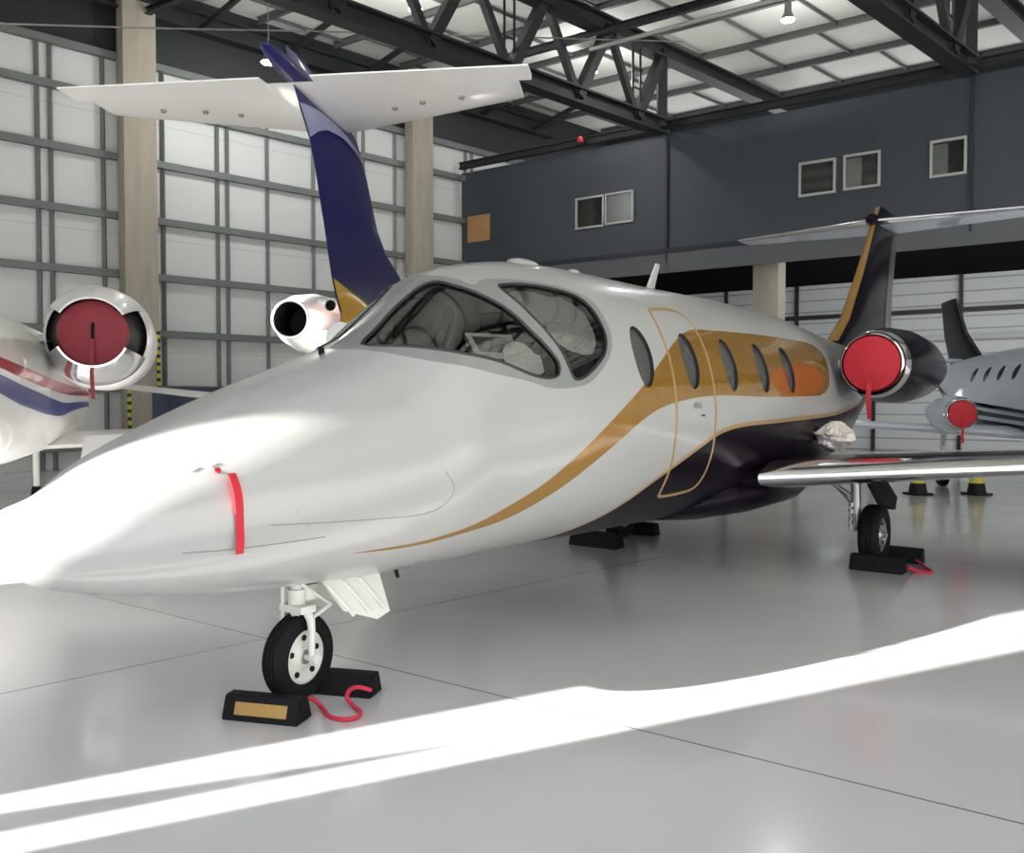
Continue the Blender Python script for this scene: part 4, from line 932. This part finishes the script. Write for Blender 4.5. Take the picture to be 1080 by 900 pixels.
for sgn in (1, -1):
    # yellow and green foot of the fin, pale swirl near its top: thin painted skins on both faces
    def strip(name, mt, pts):
        b = MB(); rings = []
        for (u0, u1, z) in pts:
            le, ch = fin_y(z); th_ = float(np.interp(z, [q[2] for q in finb], [q[4] for q in finb]))
            row = []
            for u in np.linspace(u0, u1, 8):
                x_ = min(max(u, .0), 1.0); yt = 5 * th_ * (0.2969 * math.sqrt(x_) - 0.126 * x_ - 0.3516 * x_ * x_ + 0.2843 * x_ ** 3 - 0.1030 * x_ ** 4)
                row.append(Vector((-le - x_ * ch, sgn * (yt * ch + .006), z)))
            rings.append(row)
        vs = [p for r in rings for p in r]; b.add(vs, [(i * 8 + k, i * 8 + k + 1, (i + 1) * 8 + k + 1, (i + 1) * 8 + k) for i in range(len(rings) - 1) for k in range(7)]); b.build(name, mt, fb)
    zs_ = np.linspace(2.62, 3.12, 15)
    e0 = np.interp(zs_, [2.62, 2.74, 2.86, 2.99, 3.12], [.34, .50, .66, .82, .99]); e1 = np.interp(zs_, [2.62, 2.74, 2.86, 2.99, 3.12], [.22, .38, .55, .73, .985])
    strip('yellow_foot', M['yellow'], [(a, .99, z) for a, z in zip(e0, zs_)])
    strip('green_band', M['green'], [(a, b, z) for a, b, z in zip(e1, e0, zs_)])
    b = MB(); us = np.linspace(.06, .995, 22); nv = 5
    zlo = np.interp(us, [.06, .2, .45, .7, .85, 1.0], [4.62, 4.74, 4.80, 4.76, 4.68, 4.56]); zhi = np.interp(us, [.06, .2, .45, .7, .85, 1.0], [4.66, 4.80, 4.88, 4.90, 4.88, 4.84]); vs = []
    for u, za, zb_ in zip(us, zlo, zhi):
        for z in np.linspace(za, zb_, nv):
            le, ch = fin_y(z); th_ = float(np.interp(z, [q[2] for q in finb], [q[4] for q in finb]))
            yt = 5 * th_ * (0.2969 * math.sqrt(u) - 0.126 * u - 0.3516 * u * u + 0.2843 * u ** 3 - 0.1030 * u ** 4); vs.append(Vector((-le - u * ch, sgn * (yt * ch + .007), z)))
    b.add(vs, [(k * nv + q, k * nv + q + 1, (k + 1) * nv + q + 1, (k + 1) * nv + q) for k in range(21) for q in range(nv - 1)]).build('pale_swirl', M['swirl'], fb)
for sgn in (1, -1):
    secs = [(bs(1.95), 0, 4.98, 1.75, .10), (bs(1.85), sgn * .3, 4.98, 1.65, .10), (bs(.98), sgn * 2.2, 4.96, .95, .09), (bs(.90), sgn * 2.35, 4.96, .86, .08)]
    st = wing('horizontal_stabilizer', secs, M['jetwhite'], bj, 0.0)
    ev = MB().loft([[Vector((-bs(a), sgn * y, 4.96 + z)) for a, z in ((.36 - .02 * y, .03), (.36 - .02 * y, -.03), (-.02, -.008), (-.02, .008))] for y in (.27, 2.5)]).build('elevator', M['jetwhite'], st)
    for (t_, y_) in ((.95, .9), (.8, 1.25), (.7, 1.7)): MB().lathe([(0, .035), (-.03, .03), (-.03, .001)], 10, (-bs(t_), sgn * y_, 4.93), 'z').build('hinge_fairing', M['frame'], st)
MB().lathe([(.9, .001), (.7, .07), (.2, .10), (-.3, .09), (-.62, .05), (-.75, .001)], 18, (-bs(.15), 0, 5.08), 'x').build('tail_bullet', M['navy'], bj)
for sgn in (1, -1):
    cy = sgn * 1.38; cz = 2.84; xe = -bs(3.6)
    nac = MB().lathe([(0, .285), (.06, .30), (.35, .39), (.9, .47), (1.5, .49), (2.1, .44), (2.35, .36), (2.36, .30), (2.0, .28)], 40, (xe, cy, cz), 'x').build('engine_nacelle', M['jetwhite'], bj, angle=45)
    MB().lathe([(0.0, .285), (-.01, .262), (.02, .245), (.6, .23), (.6, .001)], 36, (xe, cy, cz), 'x').build('exhaust_pipe', M['black'], nac, angle=60)
    MB().lathe([(0.02, .29), (-.015, .285), (-.02, .262), (0.0, .25)], 36, (xe, cy, cz), 'x').build('exhaust_rim', M['steel'], nac, angle=60)
    MB().loft([[Vector((xe + 1.9 - xx * 1.6, sgn * y, 2.70 + zz * 1.6)) for xx, zz in airfoil(.16, 10)] for y in (.45, 1.05)]).build('engine_pylon', M['jetwhite'], bj, angle=50)
    MB().lathe([(0, .085), (.02, .09), (.5, .09)], 20, (xe + .45, sgn * .93, 3.08), 'x').lathe([(0.01, .075), (.12, .07), (.12, .001)], 20, (xe + .45, sgn * .93, 3.08), 'x', mi=1).build('cooling_outlet', [M['jetwhite'], M['black']], bj, angle=50)
    wing('wing', [(bs(8.6), sgn * .3, 1.30, 2.4, .12), (bs(8.2), sgn * .9, 1.34, 2.1, .12), (bs(6.3), sgn * 6.2, 1.98, .8, .10)], M['jetwhite'], bj, 0.0)
    gear_leg(bj, -bs(6.9), sgn * 1.5, 1.35, .28, .18)
gear_leg(bj, -2.2, 0, 1.1, .22, .13)

# --- white jet with red and blue stripes at the left edge, seen from behind
hd = np.array([-.35, .937, 0]); hd /= np.linalg.norm(hd); E0 = np.array([-5.5, 8.9, 0.0]); Ln = 9.4; nose = E0 + hd * 6.3
def ls(k): return 6.3 - k
Kl = [0, .1, .4, 1.0, 1.7, 2.3, 3.0, 4.2, 5.4, 6.3, 7.2, 8.2, 9.2]
Tl = [1.4, 1.55, 1.72, 1.92, 2.2, 2.5, 2.6, 2.62, 2.62, 2.6, 2.55, 2.48, 2.4]
Bl = [1.4, 1.25, 1.12, 1.04, 1.0, .97, .96, .96, .96, .97, 1.02, 1.3, 1.8]
Wl = [0, .16, .34, .54, .68, .76, .8, .8, .8, .8, .74, .56, .25]
red_s = [(2.6, -1.50), (6.0, -1.42), (9.0, -1.12), (9.0, -1.26), (6.0, -1.56), (2.6, -1.57)]
blue_s = [(1.6, -1.66), (4.4, -1.68), (6.0, -1.66), (9.0, -1.40), (9.0, -1.62), (6.0, -1.86), (4.4, -1.80), (1.6, -1.70)]
lj, lf = simple_jet('business_jet', 'white jet with red and blue stripes cut off by the left edge', nose, hd, (Kl, Tl, Bl, Wl), [M['jetwhite'], M['stripe_red'], M['stripe_blue'], M['pane']], with_mirror([(catmull(red_s, 4, True), 1), (catmull(blue_s, 4, True), 2)] + [(ellipse(s, 1.1, .14, .18), 3) for s in (3.4, 4.2, 5.0)]))
fin_loft([(ls(-.2), 0, 2.45, 2.6, .08), (ls(-1.6), 0, 3.3, 1.7, .09), (ls(-2.7), 0, 4.2, 1.2, .08)], 1.0, 'vertical_fin', M['jetwhite'], lj, x0=0.0)
for sgn in (1, -1):
    wing('horizontal_stabilizer', [(ls(-1.6), 0, 2.9, 1.2, .09), (ls(-1.9), sgn * .6, 2.95, .95, .08)], M['jetwhite'], lj, 0.0)
    wing('wing', [(ls(3.6), sgn * .3, 1.12, 2.2, .12), (ls(3.4), sgn * .9, 1.14, 2.0, .12), (ls(2.7), sgn * 4.2, 1.32, 1.0, .10)], M['jetwhite'], lj, 0.0)
    MB().loft([[Vector((-ls(1.15) + .04 - a, sgn * y, 1.16 + z + .04 * y)) for a, z in ((0, .05), (0, -.05), (.5, -.30), (.52, -.28))] for y in (.95, 2.9)]).build('flap', M['jetwhite'], lj)
    cy, cz = sgn * 1.18, 2.36; xe = -ls(0)
    nac = MB().lathe([(.30, .50), (.36, .535), (.8, .58), (1.5, .58), (2.2, .52), (2.55, .44), (2.58, .38), (2.3, .36)], 44, (xe, cy, cz), 'x').build('engine_nacelle', M['jetwhite'], lj, angle=45)
    # polished thrust reverser buckets, upper and lower, with dark side gaps
    for up_ in (1, -1):
        rings = []
        for x_, r_ in ((.34, .535), (.15, .53), (-.10, .475), (-.34, .36)):
            span = 1.0 if up_ > 0 else 1.12
            outer = [Vector((xe + x_, cy + r_ * math.sin(a), cz + up_ * r_ * math.cos(a))) for a in np.linspace(-span, span, 18)]
            inner = [Vector((xe + x_, cy + (r_ - .02) * math.sin(a), cz + up_ * (r_ - .02) * math.cos(a))) for a in np.linspace(span, -span, 18)]
            rings.append(outer + inner)
        MB().loft(rings).build('reverser_bucket', M['jetwhite'] if up_ > 0 else M['chrome'], nac, angle=50)
    MB().lathe([(.34, .50), (.30, .45), (.0, .37), (-.14, .34)], 40, (xe, cy, cz), 'x').build('exhaust_pipe', M['black'], nac)
    MB().loft([[Vector((xe + 2.2 - xx * 1.9, sgn * y, 2.30 + zz * 1.9)) for xx, zz in airfoil(.16, 10)] for y in (.5, .75)]).build('engine_pylon', M['jetwhite'], lj, angle=50)
    gear_leg(lj, -ls(2.2), sgn * 1.6, 1.1, .26, .16)
gear_leg(lj, -1.9, 0, 1.05, .2, .12)
def rear_cover(sgn, lbl):
    t = thing('engine_cover', lbl, 'engine cover', nose + hd * (-ls(0)) * 1.0 + np.array([hd[1], -hd[0], 0]) * (-sgn * 1.18) + np.array([0, 0, 2.36]), math.atan2(hd[1], hd[0]), 'red engine covers')
    MB().lathe([(.05, .33), (-.16, .345), (-.19, .33), (-.21, .2), (-.22, .001)], 40, (0, 0, 0), 'x').build('cover_disc', M['darkred'], t, angle=50)
    MB().tube([(-.215, 0, .10), (-.25, 0, .08), (-.25, 0, -.04), (-.215, 0, -.07)], .014, 8).build('grab_loop', M['black'], t)
    ribbon('streamer', (-.26, 0, -.06), .62, .04, (-1, 0, 0), M['darkred'], t)
rear_cover(-1, 'dark red round exhaust cover on the engine at the left edge')

# --- pale jet with slanted oval windows at the right edge, nose towards the camera
hd = np.array([-.18, -.984, 0]); hd /= np.linalg.norm(hd); wc = np.array([9.55, 15.9, 0.0]); nose = wc + hd * 5.4
Kr = [0, .1, .4, 1.0, 1.7, 2.3, 3.0, 4.2, 6.0, 7.4, 8.6, 9.8, 11.0]
Tr = [1.35, 1.5, 1.68, 1.9, 2.2, 2.5, 2.64, 2.66, 2.66, 2.64, 2.6, 2.52, 2.42]
Br = [1.35, 1.2, 1.06, .98, .95, .93, .92, .92, .92, 1.0, 1.25, 1.65, 2.05]
stripes = [([(0.5, -1.95), (11, -1.62), (10.95, -PI), (.5, -PI)], 1), ([(2.0, -2.02), (9, -1.74), (9, -1.80), (2.0, -2.10)], 0), ([(2.0, -2.20), (8, -2.05), (8, -2.16), (2.0, -2.32)], 0)]
rj, rf = simple_jet('business_jet', 'pale blue-grey jet with slanted oval windows at the right edge', nose, hd, (Kr, Tr, Br, Wl), [M['palejet'], M['charcoal'], M['pane']], stripes + [(mirror(p), k) for p, k in stripes] + with_mirror([(ellipse(3.9 + .72 * k, 1.10, .12, .17), 2) for k in range(5)]))
fin_loft([(8.4, 0, 2.5, 2.4, .08), (9.6, 0, 3.2, 1.7, .09), (10.4, 0, 4.05, 1.2, .08)], 1.0, 'vertical_fin', M['charcoal'], rj, x0=0.0)
for sgn in (1, -1):
    wing('horizontal_stabilizer', [(9.6, 0, 2.55, 1.3, .09), (10.3, sgn * 2.1, 2.62, .7, .08)], M['palejet'], rj, 0.0)
    wing('wing', [(4.5, sgn * .3, 1.05, 2.4, .12), (4.7, sgn * .9, 1.08, 2.1, .12), (5.6, sgn * 4.3, 1.26, .9, .10)], M['palejet'], rj, 0.0)
    gear_leg(rj, -6.3, sgn * 1.4, 1.1, .28, .17)
gear_leg(rj, -1.9, 0, 1.05, .2, .12)
bpy.context.view_layer.update()
e = engine(rj, (-4.0, -1.75, 1.43), .25, 1.5, M['palejet'], M['chrome'])
MB().loft([[Vector((-4.7 - xx * .9, -1.75 + zz * .6, z)) for xx, zz in airfoil(.2, 8)] for z in (1.10, 1.25)]).build('engine_pylon', M['palejet'], rj, angle=50)
cover(rj, (-3.99, -1.75, 1.43), .225, M['red'], 'small red cover on the low engine of the pale jet at right', .35, 'red engine covers', .045)

# --- dark fin tip of a further jet between the black engine and the pale jet
# dark blue cabinet by the left wall
q = at_y(204, 434, 19.0); t = thing('storage_cabinet', 'dark blue cabinet by the left wall just above the white nose', 'cabinet', (q[0], q[1], 0), math.atan2(D1[1], D1[0]))
MB().box((0, 0, .98), (1.5, .7, 1.9), None, .02).build('cabinet_body', M['container'], t)
for x_ in (-.37, .37):
    d = MB().box((x_, -.36, 1.0), (.70, .03, 1.75), None, .008).build('cabinet_door', M['container'], t)
    MB().box((x_ * .2, -.39, 1.0), (.02, .03, .22), None, .005).build('handle', M['steel'], d)
